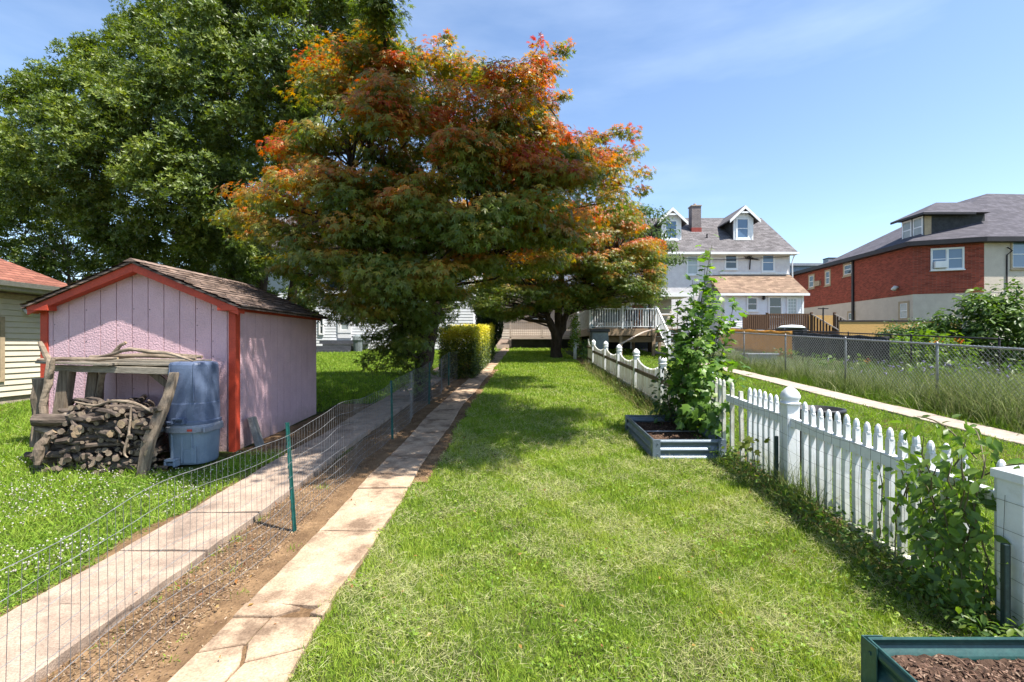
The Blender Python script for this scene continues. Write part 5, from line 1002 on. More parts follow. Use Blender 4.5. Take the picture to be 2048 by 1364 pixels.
def dchair(label, x, y, m):
    t = thing('deck_chair', label, 'chair', (x, y, DZ), 'chairs on the white railed deck')
    MB().box(x - 0.25, x + 0.25, y - 0.25, y + 0.25, DZ + 0.40, DZ + 0.45).build('seat', m, t); MB().bar((x, y + 0.25, DZ + 0.46), (x, y + 0.34, DZ + 0.98), 0.5, 0.03, (0, 1, 0)).build('backrest', m, t)
    for sx in (-1, 1):
        for sy in (-1, 1): MB().box(x + sx * 0.23 - 0.02, x + sx * 0.23 + 0.02, y + sy * 0.23 - 0.02, y + sy * 0.23 + 0.02, DZ, DZ + 0.40).build('leg', m, t)
dchair('dark deck chair in front of the brown cabinet', 5.55, 23.4, 'gutter_dark'); dchair('dark deck chair beside the swing seat', 5.0, 23.1, 'gutter_dark'); dchair('grey deck chair by the turquoise cylinder', 3.75, 23.0, 'metal_grey')
cb = thing('cabinet', 'tall brown cabinet on the deck near the stair top', 'cabinet', (5.85, 25.4, DZ)); MB().box(5.95, 6.45, 25.2, 25.7, DZ, DZ + 1.35).build('body', 'brown_furn', cb); MB().box(5.98, 6.19, 25.17, 25.199, DZ + 0.1, DZ + 1.3).build('door', 'brown_furn', cb); MB().box(6.21, 6.42, 25.17, 25.199, DZ + 0.1, DZ + 1.3).build('door', 'brown_furn', cb)
tb = thing('patio_table', 'white patio table at the deck edge beyond the stairs', 'table', (7.0, 23.4, DZ)); MB().box(6.6, 7.6, 23.1, 23.9, DZ + 0.7, DZ + 0.75).build('tabletop', 'white', tb)
for x in (6.65, 7.55):
    for y in (23.15, 23.85): MB().box(x - 0.03, x + 0.03, y - 0.03, y + 0.03, DZ, DZ + 0.7).build('leg', 'white', tb)
# small natural wood porch
sp = thing('wooden_porch', 'low pale wood porch with slatted railing and side steps behind the maple trunk', 'porch', (1, 28.4, g(1, 28.4))); PZ = WZ(674, 28.0); px0_, px1_ = WX(1019, 28), WX(1146, 28)
MB().box(px0_, px1_, 28.0, 29.95, PZ - 0.12, PZ).build('porch_floor', 'deck_pale', sp); balustrade(sp, (px0_ + 0.05, 28.05), (px0_ + 1.9, 28.05), PZ, 0.95, 'deck_pale', pcap=False); balustrade(sp, (px0_ + 1.9, 28.05), (px1_ - 0.05, 28.05), PZ, 0.95, 'deck_pale', pcap=False, posts=(1,))
MB().box(px0_ + 0.1, px1_ - 0.1, 28.3, 28.35, 1.1, PZ - 0.121).build('underfloor_panel', 'dark_matte', sp)  # dark panel set back below the porch floor
for i in range(4): MB().box(px0_ - 0.75, px0_ - 0.02, 28.9 - 0.3 * i, 29.2 - 0.3 * i + 0.5 * 0, g(0, 28) - 0.1, PZ - 0.02 - 0.17 * (i + 1) * 0.6).build('step', 'deck_pale', sp)
# brown deck with stairs
bdk = thing('brown_deck', 'dark brown stained deck with two stair rails below the white house', 'deck', (15, 29, g(15, 29))); BZ = WZ(662, 29); xa, xb = WX(1488, 29), WX(1622, 29)
MB().box(xa, xb + 2.0, 29, 33.9, BZ - 0.2, BZ).build('deck_floor', 'deck_brown', bdk); balustrade(bdk, (xa, 29.05), (xa + 1.4, 29.05), BZ, 1.0, 'deck_brown', bal=0.12, bw_=0.045); balustrade(bdk, (xa + 1.4, 29.05), (xb, 29.05), BZ, 1.05, 'deck_brown', bal=0.13, bw_=0.04, posts=())
MB().box(xa, xb, 29.3, 29.35, 1.3, BZ - 0.21).build('underfloor_panel', 'deck_brown', bdk)
for px_, yy in ((1623, 29.0), (1669, 29.0)):
    x = WX(px_, yy); p, q = Vector((x, yy, BZ + 1.02)), Vector((x + 1.05, yy - 0.9, BZ + 0.02)); m_ = MB(); m_.bar(p, q, 0.16, 0.06); m_.build('handrail', 'deck_pale', bdk)
    m_ = MB()
    for i in range(9): a = p + (q - p) * i / 9; m_.box(a.x - 0.05, a.x + 0.05, a.y - 0.015, a.y + 0.015, a.z - 0.92, a.z - 0.04)
    m_.build('stair_balusters', 'deck_brown', bdk)
    MB().box(x - 0.06, x + 0.06, yy - 0.06, yy + 0.06, BZ - 0.2, BZ + 1.12).build('post', 'deck_brown', bdk)
x0 = WX(1626, 29.6); MB().box(x0, x0 + 1.6, 30.0, 30.06, BZ - 0.2, BZ + 1.0).build('rear_panel', 'yellow_wood', bdk)
o = thing('covered_tub', 'low white covered tub in front of the brown deck', 'tub', (WX(1590, 26), 26, g(0, 26))); MB().box(WX(1568, 26), WX(1614, 26), 26, 26.9, 1.3, WZ(656, 26)).build('body', 'dark_matte', o); MB().lathe((WX(1591, 26), 26.4, WZ(656, 26) + 0.002), [(0.66, 0), (0.66, 0.05), (0.5, 0.14), (0.05, 0.18)], 20).build('cover', 'white', o, smooth=True)
# ================================================================ VEGETATION
def inside(poly, x, y):
    r = np.zeros(len(x), bool); n = len(poly); j = n - 1
    for i in range(n):
        xi, yi = poly[i]; xj, yj = poly[j]
        c = ((yi > y) != (yj > y)) & (x < (xj - xi) * (y - yi) / (yj - yi + 1e-12) + xi); r ^= c; j = i
    return r
def edge_dist(poly, x, y):
    d = np.full(len(x), 1e9); n = len(poly)
    for i in range(n):
        ax, ay = poly[i]; bx_, by_ = poly[(i + 1) % n]; dx, dy = bx_ - ax, by_ - ay
        t = np.clip(((x - ax) * dx + (y - ay) * dy) / (dx * dx + dy * dy + 1e-9), 0, 1); d = np.minimum(d, np.hypot(x - ax - t * dx, y - ay - t * dy))
    return d
def clumps(outline, Yc, tmax, n, R, shell=0.55, ymin=None, ymax=None, rim=0.0):
    """rounded crown whose outline, seen at distance Yc, is the given one: clump centres in metres"""
    P = np.array([( (px - CX) / F * Yc, EYE - (py - HY) / F * Yc) for px, py in outline]); lo, hi = P.min(0), P.max(0); out = []
    poly = [tuple(p) for p in P]
    while len(out) < n:
        q = RG.uniform(lo, hi, (n * 3, 2)); ok = inside(poly, q[:, 0], q[:, 1]); q = q[ok]; d = edge_dist(poly, q[:, 0], q[:, 1]); k = d > rim; q = q[k]; d = d[k]
        t = np.sqrt(1 - (1 - np.minimum(d / R, 1)) ** 2) * tmax
        u = RG.uniform(-1, 1, len(q)); u = np.sign(u) * np.abs(u) ** shell
        y = Yc + t * u
        for (x, z), yy in zip(q, y):
            s = yy / Yc; X, Z = x * s, EYE + (z - EYE) * s
            if (ymin and yy < ymin) or (ymax and yy > ymax) or Z < gz(0, yy) + 0.5: continue
            out.append((X, yy, Z))
            if len(out) >= n: break
    return np.array(out)
def branches(mb, stems, C, r0, every=1, jit=0.25, seed=1, up=0.35):
    """limbs from the nearest lower point of a stem out to each clump"""
    r = random.Random(seed); pts = [(Vector(p), rad) for st_ in stems for p, rad in st_]
    for i in range(0, len(C), every):
        c = Vector(C[i]); best = min(pts, key=lambda t: (t[0] - c).length + 2.2 * max(0, t[0].z - c.z + 0.3))
        a, rad = best; L_ = (c - a).length
        if L_ < 0.3: continue
        m1 = a + (c - a) * 0.4 + Vector((r.uniform(-jit, jit), r.uniform(-jit, jit), L_ * 0.12 * up + r.uniform(-jit, jit) * 0.5)); m2 = a + (c - a) * 0.75 + Vector((r.uniform(-jit, jit), r.uniform(-jit, jit), L_ * 0.08 * up))
        q = min(rad * 0.55, r0 * (0.5 + L_ * 0.12)); mb.tube([a, m1, m2, c], [q, q * 0.7, q * 0.45, q * 0.2], 5, cap=False)
def stem_pts(pts, rads, seed=0, k=4):
    r = random.Random(seed); out = []
    for i in range(len(pts) - 1):
        for j in range(k):
            t = j / k; p = Vector(pts[i]).lerp(Vector(pts[i + 1]), t) + Vector((r.uniform(-1, 1), r.uniform(-1, 1), 0)) * rads[i] * 0.18
            out.append((p, rads[i] * (1 - t) + rads[i + 1] * t))
    out.append((Vector(pts[-1]), rads[-1])); return out
def trunk_mesh(mb, stems, n=12, seed=2, rough=0.09):
    for i, s in enumerate(stems): mb.tube([p for p, _ in s], [q for _, q in s], n, rough=rough, rnd=random.Random(seed + i))
def crown(C, rad, per, size, tmpl, colfun, droop=0.2, flat=0.6, upn=0.9, flatten=0.55, outw=0.5, sizejit=0.3, topbias=0.0):
    """leaves through each clump; returns one inst set per template"""
    n = len(C) * per; ci = np.repeat(np.arange(len(C)), per)
    d = norm(RG.normal(size=(n, 3))); d[:, 2] = np.where(RG.random(n) < topbias, np.abs(d[:, 2]), d[:, 2])
    rr = RG.random(n) ** 0.45; rv = np.repeat(rad * RG.uniform(0.7, 1.3, len(C)), per)
    off = d * (rr * rv)[:, None]; off[:, 2] *= flatten; P = C[ci] + off
    cen = C.mean(0); ow = norm(C[ci] - cen)
    Nn = norm(RG.normal(size=(n, 3)) * flat + np.array([0, 0, upn]) + d * outw + ow * outw * 0.5)
    T0 = norm(d * 1.0 + RG.normal(size=(n, 3)) * 0.5 + np.array([0, 0, -droop * 2])); T, B, Nn = basis(Nn, T0)
    S = size * RG.uniform(1 - sizejit, 1 + sizejit, n); col = colfun(P, off / rv[:, None], ci, rr)
    return (tmpl[0], tmpl[1], P, T, B, Nn, S, col)
def tree(name, label, base, stems, C, leafsets, bark='bark', cat='tree', leaf='leaf', group=None, r0=0.09, every=1, crown_name='crown'):
    t = thing(name, label, cat, base, group); mb = MB(); trunk_mesh(mb, stems); branches(mb, stems, C, r0, every); mb.build('trunk', bark, t, smooth=True)
    inst_mesh(crown_name, leaf, leafsets, t); return t
# ---- red-leaved maple by the walk
OUT = [(455, 455), (480, 370), (540, 300), (590, 215), (610, 110), (690, 70), (745, 45), (775, 45), (800, 90), (850, 85), (890, 85), (930, 115), (1000, 110), (1050, 95), (1090, 90), (1110, 150), (1115, 215), (1130, 265), (1180, 255), (1205, 300), (1240, 262), (1268, 330), (1285, 370), (1250, 410), (1200, 470), (1150, 530), (1090, 580), (1010, 595), (950, 612), (895, 640), (850, 735), (770, 740), (715, 660), (630, 625), (560, 570), (490, 510)]
C1 = clumps(OUT, 10.2, 3.7, 470, 1.7, 0.45, ymin=6.4, rim=0.25)
Cs = np.array([W(px, py, Y) for px, py, Y in ((900, 105, 9.8), (895, 75, 9.8), (1118, 105, 10.4), (1130, 98, 10.4), (1078, 92, 10.2), (1125, 190, 10.3), (1262, 265, 10.6), (1240, 262, 10.5), (1290, 345, 10.6), (1272, 300, 10.5), (760, 52, 10), (640, 100, 9.6), (1285, 380, 10.6), (475, 480, 9.6), (470, 440, 9.4), (790, 720, 9.6), (830, 745, 9.7), (760, 700, 9.4), (735, 715, 9.2), (840, 715, 9.9), (815, 690, 9.5), (780, 660, 9.2), (850, 745, 9.9), (800, 740, 9.6), (825, 770, 9.6), (755, 735, 9.3), (660, 630, 8.9), (700, 640, 8.9), (600, 610, 8.8))])
# a long limb carries the crown out over the yard
Co = np.stack([np.concatenate([RG.uniform(-1.3, 0.6, 80), RG.uniform(0.2, 2.2, 60), RG.uniform(2.0, 4.2, 50)]), np.concatenate([RG.uniform(3.8, 7.2, 80), RG.uniform(4.0, 6.6, 60), RG.uniform(5.2, 7.0, 50)]), np.zeros(190)], 1); Co[:, 2] = np.maximum(5.7, 1.66 + 0.75 * Co[:, 1] + 0.70) + RG.uniform(0, 0.7, 190)
Cs = np.concatenate([Cs, Cs + (C1.mean(0) - Cs) * 0.14 + RG.normal(size=Cs.shape) * 0.1, Cs + (C1.mean(0) - Cs) * 0.28 + RG.normal(size=Cs.shape) * 0.15])
bm = (-2.02, 9.95, g(-2, 9.95))
st1 = stem_pts([(bm[0], bm[1], bm[2] - 0.1), (-1.98, 9.95, 1.15), (-1.86, 10.05, 1.8), (-1.66, 10.2, 2.9), (-1.7, 10.2, 4.4), (-1.6, 10.0, 5.4), (-1.7, 9.9, 6.6)], [0.19, 0.15, 0.12, 0.11, 0.09, 0.05, 0.02], 3)
st2 = stem_pts([(bm[0], bm[1], bm[2] + 0.45), (-2.02, 9.9, 1.7), (-2.1, 9.8, 2.8), (-2.6, 9.5, 3.8), (-3.2, 9.2, 5.0), (-3.4, 9.1, 6.2)], [0.14, 0.10, 0.095, 0.08, 0.06, 0.03], 4)
st3 = stem_pts([(-1.72, 10.1, 2.6), (-1.1, 10.0, 3.6), (-0.4, 9.9, 4.5), (0.5, 10.0, 5.3), (1.2, 10.2, 5.8)], [0.10, 0.085, 0.07, 0.05, 0.025], 5)
st4 = stem_pts([(-1.7, 10.15, 4.2), (-2.5, 9.5, 6.0), (-2.35, 8.3, 7.1), (-2.1, 7.2, 7.35), (-1.2, 5.8, 7.2), (0.3, 4.7, 7.1)], [0.06, 0.045, 0.028, 0.026, 0.022, 0.014], 6)
CLR1 = RG.random(1000)
def red_col(lo=1.5, hi=4.4, red=1.0):
    def f(P, off, ci, rr):
        h = np.clip((P[:, 2] - lo) / (hi - lo), 0, 1); k = nz(P[:, 0] + 0.4 * P[:, 1], P[:, 2], 2.0, 2.0) * 0.25 + (CLR1[ci % 1000] - 0.5) * 0.5
        t = 0.12 + 0.29 * h * red + 0.40 * np.clip(off[:, 2] * 2.9, -0.6, 1) * (0.3 + 0.7 * h) + 0.95 * k * (0.35 + 0.65 * h) + RG.normal(size=len(P)) * 0.07
        return cmix([(0.075, 0.118, 0.024), (0.125, 0.17, 0.028), (0.20, 0.20, 0.032), (0.37, 0.19, 0.030), (0.43, 0.115, 0.030), (0.37, 0.055, 0.034)], t, 0.2)
    return f
s1 = crown(C1, 0.50, 250, 0.083, MAPLE5, red_col(), droop=0.3, flat=0.45, upn=0.75, flatten=0.36, outw=0.75, topbias=0.5)
s2 = crown(Cs, 0.26, 75, 0.085, MAPLE5, red_col(), droop=0.25, flat=0.5, flatten=0.6, outw=0.3)
Cl = np.repeat(np.array([tuple(p) for p, _ in st4[3:11]]), 4, 0); Cl = Cl + RG.normal(size=Cl.shape) * np.array([0.22, 0.3, 0.12])
s4 = crown(Cl, 0.38, 110, 0.083, MAPLE5, lambda P, off, ci, rr: cmix([(0.045, 0.075, 0.016), (0.085, 0.12, 0.022), (0.14, 0.18, 0.03)], RG.random(len(P))), droop=0.25, flat=0.45, flatten=0.5, outw=0.5)
s3 = crown(Co, 0.50, 140, 0.09, MAPLE5, red_col(), droop=0.25, flat=0.45, flatten=0.4, outw=0.3)
mt = tree('maple_tree', 'orange and red leaved maple with leaning twin trunk growing through the wire fence', bm, [st1, st2, st3], C1, [s1, s2, s3, s4], 'bark', r0=0.04)
mb = MB(); trunk_mesh(mb, [st4], 8); branches(mb, [st4[13:]], Co[::2], 0.03)
for i in range(len(Cs) // 3): mb.tube([C1[np.argmin(np.linalg.norm(C1 - Cs[i + 2 * len(Cs) // 3], axis=1))], Cs[i + 2 * len(Cs) // 3], Cs[i + len(Cs) // 3], Cs[i]], [0.012, 0.010, 0.008, 0.004], 5, cap=False)
mb; mb.build('limb', 'bark', mt, smooth=True)
# ---- second maple up the lawn
OUT = [(935, 560), (975, 480), (1040, 430), (1130, 395), (1200, 405), (1260, 400), (1295, 445), (1330, 490), (1345, 550), (1310, 615), (1235, 628), (1160, 625), (1090, 640), (1040, 648), (1000, 655), (945, 640)]
C2 = clumps(OUT, 21, 3.4, 320, 2.4, 0.5, rim=0.3)
bm = (WX(1113, 21), 21, g(0, 21)); zf = WZ(664, 21)
r_ = 0.235
stA = stem_pts([(bm[0], 21, bm[2] - 0.1), (bm[0], 21, bm[2] + 0.25), (bm[0] + 0.02, 21, zf - 0.35), (bm[0] - 0.18, 21, zf + 0.2), (bm[0] - 0.52, 21, WZ(618, 21)), (bm[0] - 0.9, 20.8, 5.0), (bm[0] - 1.5, 20.5, 6.4)], [r_ * 1.2, r_, r_, r_ * 0.72, r_ * 0.5, 0.10, 0.05], 7)
stB = stem_pts([(bm[0], 21, zf - 0.5), (bm[0] + 0.1, 21.05, zf + 0.1), (bm[0] + 0.14, 21.1, 3.4), (bm[0] + 0.3, 21.3, 5.2), (bm[0] + 0.5, 21.4, 6.8)], [r_ * 0.95, r_ * 0.75, r_ * 0.75, 0.11, 0.05], 8)
stC = stem_pts([(bm[0] + 0.02, 21, zf - 0.5), (bm[0] + 0.30, 21, zf + 0.35), (bm[0] + 0.48, 20.95, WZ(618, 21)), (bm[0] + 1.4, 20.8, 4.7), (bm[0] + 2.6, 20.8, 5.7)], [r_ * 0.9, r_ * 0.6, r_ * 0.52, 0.09, 0.04], 9)
s = crown(C2, 0.58, 250, 0.105, MAPLE5, red_col(2.4, 6.0, 1.0), droop=0.3, flat=0.5, upn=0.6, flatten=0.42, outw=0.8, topbias=0.4)
tree('maple_tree', 'dark red maple with thick forked trunk standing on the lawn before the porch', bm, [stA, stB, stC], C2, [s], 'bark', r0=0.06)
# ---- green tree peeping out to the side of it
OUT = [(1225, 470), (1255, 400), (1300, 408), (1340, 440), (1360, 500), (1345, 570), (1320, 600), (1290, 560), (1260, 520)]
C3 = clumps(OUT, 24.5, 1.5, 40, 1.2, 0.7); bm = (WX(1300, 24.6), 24.6, g(0, 24.6))
def green_col(cols, sc=1.0):
    def f(P, off, ci, rr): return cmix(cols, 0.45 + 0.25 * off[:, 2] + 0.30 * nz(P[:, 0] + P[:, 1], P[:, 2], sc, 1.0) + RG.normal(size=len(P)) * 0.12, 0.15)
    return f
s = crown(C3, 0.5, 110, 0.17, OVALS, green_col([(0.045, 0.075, 0.025), (0.075, 0.115, 0.035), (0.11, 0.155, 0.05)]), droop=0.6, flat=0.5, flatten=0.6)
tree('cherry_tree', 'slender long leaved green tree showing beside the dark red maple', bm, [stem_pts([(bm[0], 24.6, bm[2] - 0.1), (bm[0], 24.6, 4), (bm[0] + 0.1, 24.5, 7)], [0.12, 0.09, 0.03], 10)], C3, [s], 'bark', r0=0.03)
# ---- tall glossy evergreen filling the upper corner
OUT = [(-60, 330), (-10, 225), (20, 165), (70, 135), (130, 95), (160, 80), (200, 75), (240, 40), (270, -20), (330, -90), (450, -170), (600, -160), (720, -80), (765, -10), (768, 40), (740, 110), (680, 160), (640, 250), (600, 340), (560, 400), (540, 480), (560, 545), (500, 575), (440, 545), (330, 545), (220, 525), (150, 470), (80, 430), (-60, 420)]
C4 = clumps(OUT, 16.5, 5.0, 1100, 4.2, 0.45, ymin=11.8, rim=0.15)
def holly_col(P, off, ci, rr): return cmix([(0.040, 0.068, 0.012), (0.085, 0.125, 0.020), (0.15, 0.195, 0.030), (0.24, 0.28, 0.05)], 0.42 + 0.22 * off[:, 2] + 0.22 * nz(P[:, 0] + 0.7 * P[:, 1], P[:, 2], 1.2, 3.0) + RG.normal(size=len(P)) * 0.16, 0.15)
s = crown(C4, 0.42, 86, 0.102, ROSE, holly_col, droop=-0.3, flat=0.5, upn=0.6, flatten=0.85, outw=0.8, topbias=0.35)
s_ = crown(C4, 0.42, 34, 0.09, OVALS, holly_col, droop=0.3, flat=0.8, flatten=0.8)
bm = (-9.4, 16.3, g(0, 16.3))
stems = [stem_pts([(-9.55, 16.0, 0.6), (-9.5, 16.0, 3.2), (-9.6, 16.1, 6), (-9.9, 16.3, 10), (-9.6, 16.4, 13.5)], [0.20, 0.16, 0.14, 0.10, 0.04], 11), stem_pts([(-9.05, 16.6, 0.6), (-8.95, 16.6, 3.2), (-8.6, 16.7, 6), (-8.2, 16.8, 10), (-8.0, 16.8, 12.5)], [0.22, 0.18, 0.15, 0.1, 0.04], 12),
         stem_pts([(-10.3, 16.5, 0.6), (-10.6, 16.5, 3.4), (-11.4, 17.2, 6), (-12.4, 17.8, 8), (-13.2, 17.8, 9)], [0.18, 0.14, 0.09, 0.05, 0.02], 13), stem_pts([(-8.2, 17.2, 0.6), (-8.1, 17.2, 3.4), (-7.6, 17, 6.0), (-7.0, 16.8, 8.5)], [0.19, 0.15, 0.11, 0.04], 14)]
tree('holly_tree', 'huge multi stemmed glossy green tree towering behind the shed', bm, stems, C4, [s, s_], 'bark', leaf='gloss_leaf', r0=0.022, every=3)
OUT = [(-120, 330), (-20, 320), (60, 350), (130, 400), (210, 470), (300, 520), (420, 545), (520, 575), (600, 590), (640, 640), (560, 660), (300, 640), (100, 620), (-120, 600)]
C5 = clumps(OUT, 20.5, 2.2, 300, 1.8, 0.6, ymin=18.6)
s = crown(C5, 0.55, 60, 0.14, ROSE, holly_col, flat=0.6, flatten=0.8); bm = (WX(140, 20.5), 20.5, g(0, 20.5))
tree('evergreen_shrub', 'dark spreading evergreen thicket between the garage roof and the shed', bm, [stem_pts([(bm[0] + d_, 20.5, bm[2] - 0.1), (bm[0] + d_ * 1.3, 20.5, 3.0), (bm[0] + d_ * 1.6, 20.4, 5.0)], [0.13, 0.1, 0.04], 15 + i) for i, d_ in enumerate((-3, 0, 3.5, 7))], C5, [s], 'bark_light', leaf='gloss_leaf', r0=0.04, every=2)
# ---- clipped golden hedge, column cypress
hg = thing('golden_hedge', 'clipped box hedge with sunlight painted into its golden top beside the walk', 'hedge', (-1.8, 16.5, g(0, 16.5)))
N = 30000; u = RG.random((N, 3)); side = RG.random(N); X0, X1, Y0_, Y1_ = -2.25, -1.27, 13.5, 20.2
P = np.stack([X0 + (X1 - X0) * u[:, 0], Y0_ + (Y1_ - Y0_) * u[:, 1], u[:, 2]], 1); dep = RG.random(N) ** 2 * 0.16
kx = side < 0.38; P[kx, 0] = X1 - dep[kx]; ky = (side >= 0.38) & (side < 0.62); P[ky, 1] = Y0_ + dep[ky]; kz = (side >= 0.62) & (side < 0.88); P[kz, 2] = 1 - dep[kz]; kl = side >= 0.88; P[kl, 0] = X0 + dep[kl]
P[:, 0] += pathx(16) * 0 + np.clip(P[:, 1] - 13.5, 0, 9) * 0.028; hh = 1.36 + 0.05 * nz(P[:, 0], P[:, 1], 2.0); zrel = P[:, 2].copy(); P[:, 2] = gz(0, P[:, 1]) + 0.06 + zrel * hh; P += RG.normal(size=(N, 3)) * 0.025
Nn = RG.normal(size=(N, 3)) * 0.6 + np.array([0.35, -0.2, 0.7]); T, B, Nn = basis(Nn)
c = cmix([(0.040, 0.062, 0.018), (0.085, 0.120, 0.022), (0.34, 0.33, 0.035), (0.66, 0.56, 0.06)], 0.12 + 0.78 * zrel ** 1.6 + 0.14 * nz(P[:, 1], P[:, 2], 3.0) + RG.normal(size=N) * 0.14, 0.15)  # golden leaf colour plus painted sunlight, brighter towards the top
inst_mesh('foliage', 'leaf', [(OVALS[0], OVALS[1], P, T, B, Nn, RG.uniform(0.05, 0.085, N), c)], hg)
mb = MB()
for i in range(26): x, y = RND.uniform(X0 + 0.2, X1 - 0.2), RND.uniform(Y0_ + 0.2, Y1_ - 0.2); mb.tube([(x, y, g(x, y) - 0.03), (x + RND.uniform(-.1, .1), y + RND.uniform(-.1, .1), g(x, y) + 0.9)], [0.022, 0.01], 5)
mb.build('stems', 'bark', hg)
cy = thing('cypress', 'dark narrow column cypress behind the golden hedge', 'tree', (WX(978, 24.5), 24.5, g(0, 24.5))); cx_, cz_ = WX(978, 24.5), g(0, 24.5)
N = 13000; h = RG.random(N); a = RG.random(N) * 6.283; rr = (0.30 + 0.36 * np.sin(np.clip(h * 1.25 + 0.12, 0, 1) * 3.14159)) * (1 - 0.25 * RG.random(N) ** 2) * (1 + 0.10 * np.sin(3 * a + 9 * h)); rr *= np.where(h < 0.12, 0.4 + 5 * h, 1)
P = np.stack([cx_ + rr * np.cos(a), 24.5 + rr * np.sin(a), cz_ + 0.1 + h * 5.0], 1); Nn = np.stack([np.cos(a), np.sin(a), 0.3 + 0 * a], 1) + RG.normal(size=(N, 3)) * 0.5; T, B, Nn = basis(Nn, np.stack([np.cos(a) * 0.3, np.sin(a) * 0.3, 1 + 0 * a], 1))
inst_mesh('foliage', 'leaf', [(OVALS[0], OVALS[1], P, T, B, Nn, RG.uniform(0.09, 0.17, N), cmix([(0.018, 0.035, 0.012), (0.035, 0.06, 0.018), (0.06, 0.09, 0.025)], RG.random(N)))], cy)
MB().tube([(cx_ + 0.1, 24.5, cz_ - 0.05), (cx_, 24.5, cz_ + 3)], [0.13, 0.05], 8).build('trunk', 'bark', cy)
# ---- maple sapling growing out of the fence
def sapling():
    base = (2.45, 6.9, g(0, 6.9)); t = thing('maple_sapling', 'bushy bright green maple sapling sprouting through the fence beside the galvanised bed', 'sapling', base); mb = MB(); LP = []; r = random.Random(40)
    tips = [((1424, 490), 6.9), ((1385, 560), 6.7), ((1355, 600), 6.8), ((1400, 640), 6.5), ((1440, 640), 6.9), ((1375, 700), 6.4), ((1430, 720), 6.5), ((1395, 760), 6.3), ((1445, 790), 6.6), ((1350, 760), 6.7), ((1340, 640), 7.0), ((1470, 600), 7.1), ((1455, 700), 6.8), ((1410, 820), 6.1), ((1375, 820), 6.6), ((1440, 850), 6.1), ((1425, 600), 7.1), ((1400, 570), 6.8), ((1435, 810), 6.0), ((1465, 740), 6.9), ((1360, 680), 6.6), ((1395, 690), 6.3), ((1415, 750), 6.3), ((1435, 760), 6.4), ((1405, 590), 6.8), ((1430, 555), 6.9), ((1370, 630), 6.7), ((1445, 625), 6.9), ((1410, 530), 6.9), ((1390, 610), 6.8)]
    for (px, py), Y in tips:
        q = Vector(W(px, py, Y)); a = Vector((base[0] + r.uniform(-.12, .12), base[1] + r.uniform(-.2, .2), base[2])); m_ = a.lerp(q, 0.5) + Vector((r.uniform(-.08, .08), r.uniform(-.1, .1), 0.12)); pts = [a, a.lerp(m_, 0.5), m_, m_.lerp(q, 0.5), q]
        mb.tube(pts, [0.013, 0.011, 0.009, 0.006, 0.003], 5, cap=False)
        for k in range(52):
            s_ = 0.22 + 0.78 * (k / 52) ** 0.62; i = min(int(s_ * 4), 3); p = pts[i].lerp(pts[i + 1], s_ * 4 - i); LP.append(tuple(p + Vector((r.gauss(0, .08), r.gauss(0, .09), r.gauss(0, .08)))))
    mb.build('stem', 'stem', t, smooth=True); P = np.array(LP); n = len(P); out = norm(P - np.array([2.45, 6.7, 1.2])); Nn = norm(RG.normal(size=(n, 3)) * 0.45 + np.array([0, -0.25, 0.75]) + out * 0.4)
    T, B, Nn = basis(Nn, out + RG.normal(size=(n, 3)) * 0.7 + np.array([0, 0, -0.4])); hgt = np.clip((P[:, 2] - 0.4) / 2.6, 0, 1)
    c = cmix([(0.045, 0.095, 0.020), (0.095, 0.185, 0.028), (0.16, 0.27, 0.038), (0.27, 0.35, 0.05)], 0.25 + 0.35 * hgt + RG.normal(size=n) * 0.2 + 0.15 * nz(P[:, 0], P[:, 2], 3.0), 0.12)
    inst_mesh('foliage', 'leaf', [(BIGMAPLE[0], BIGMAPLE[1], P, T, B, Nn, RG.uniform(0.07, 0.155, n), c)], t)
sapling()
def leafy(name, label, cat, base, pts, size, tmpl, cols, stems, leaf='leaf', group=None, nrm=(0, -0.2, 0.8), spread=0.05, per=10, flat=0.5):
    t = thing(name, label, cat, base, group); mb = MB()
    for s_ in stems: mb.tube(s_, [0.0045] * (len(s_) - 1) + [0.002], 5, cap=False)
    mb.build('stem', 'stem', t, smooth=True); P = np.repeat(np.asarray(pts, float), per, 0); n = len(P); P = P + RG.normal(size=(n, 3)) * spread
    P[:, 2] = np.maximum(P[:, 2], gz(0, P[:, 1]) + 0.03)
    Nn = norm(RG.normal(size=(n, 3)) * flat + np.array(nrm)); T, B, Nn = basis(Nn, RG.normal(size=(n, 3)) + np.array([0, 0, -0.6]))
    inst_mesh('foliage', leaf, [(tmpl[0], tmpl[1], P, T, B, Nn, size * RG.uniform(0.6, 1.25, n), cmix(cols, 0.5 + RG.normal(size=n) * 0.25, 0.15))], t); return t
GREEN = [(0.030, 0.062, 0.016), (0.060, 0.115, 0.024), (0.11, 0.18, 0.032)]; LIME = [(0.07, 0.13, 0.02), (0.14, 0.22, 0.03), (0.24, 0.30, 0.04)]
# dark bushy shrub at the sapling's foot
pts = [W(RND.uniform(1318, 1400), RND.uniform(735, 850), RND.uniform(6.9, 7.6)) for _ in range(58)]
leafy('shrub', 'dark green shrub crowding the far end of the galvanised bed', 'shrub', (2.2, 7.3, g(0, 7.3)), pts, 0.085, OVAL, GREEN[:2] + [(0.08, 0.135, 0.03)], [[(2.3, 7.3, g(0, 7.3)), Vector(p) * 0.6 + Vector((2.3, 7.3, 0.4)) * 0.4, p] for p in pts[:22]], spread=0.07, per=12)
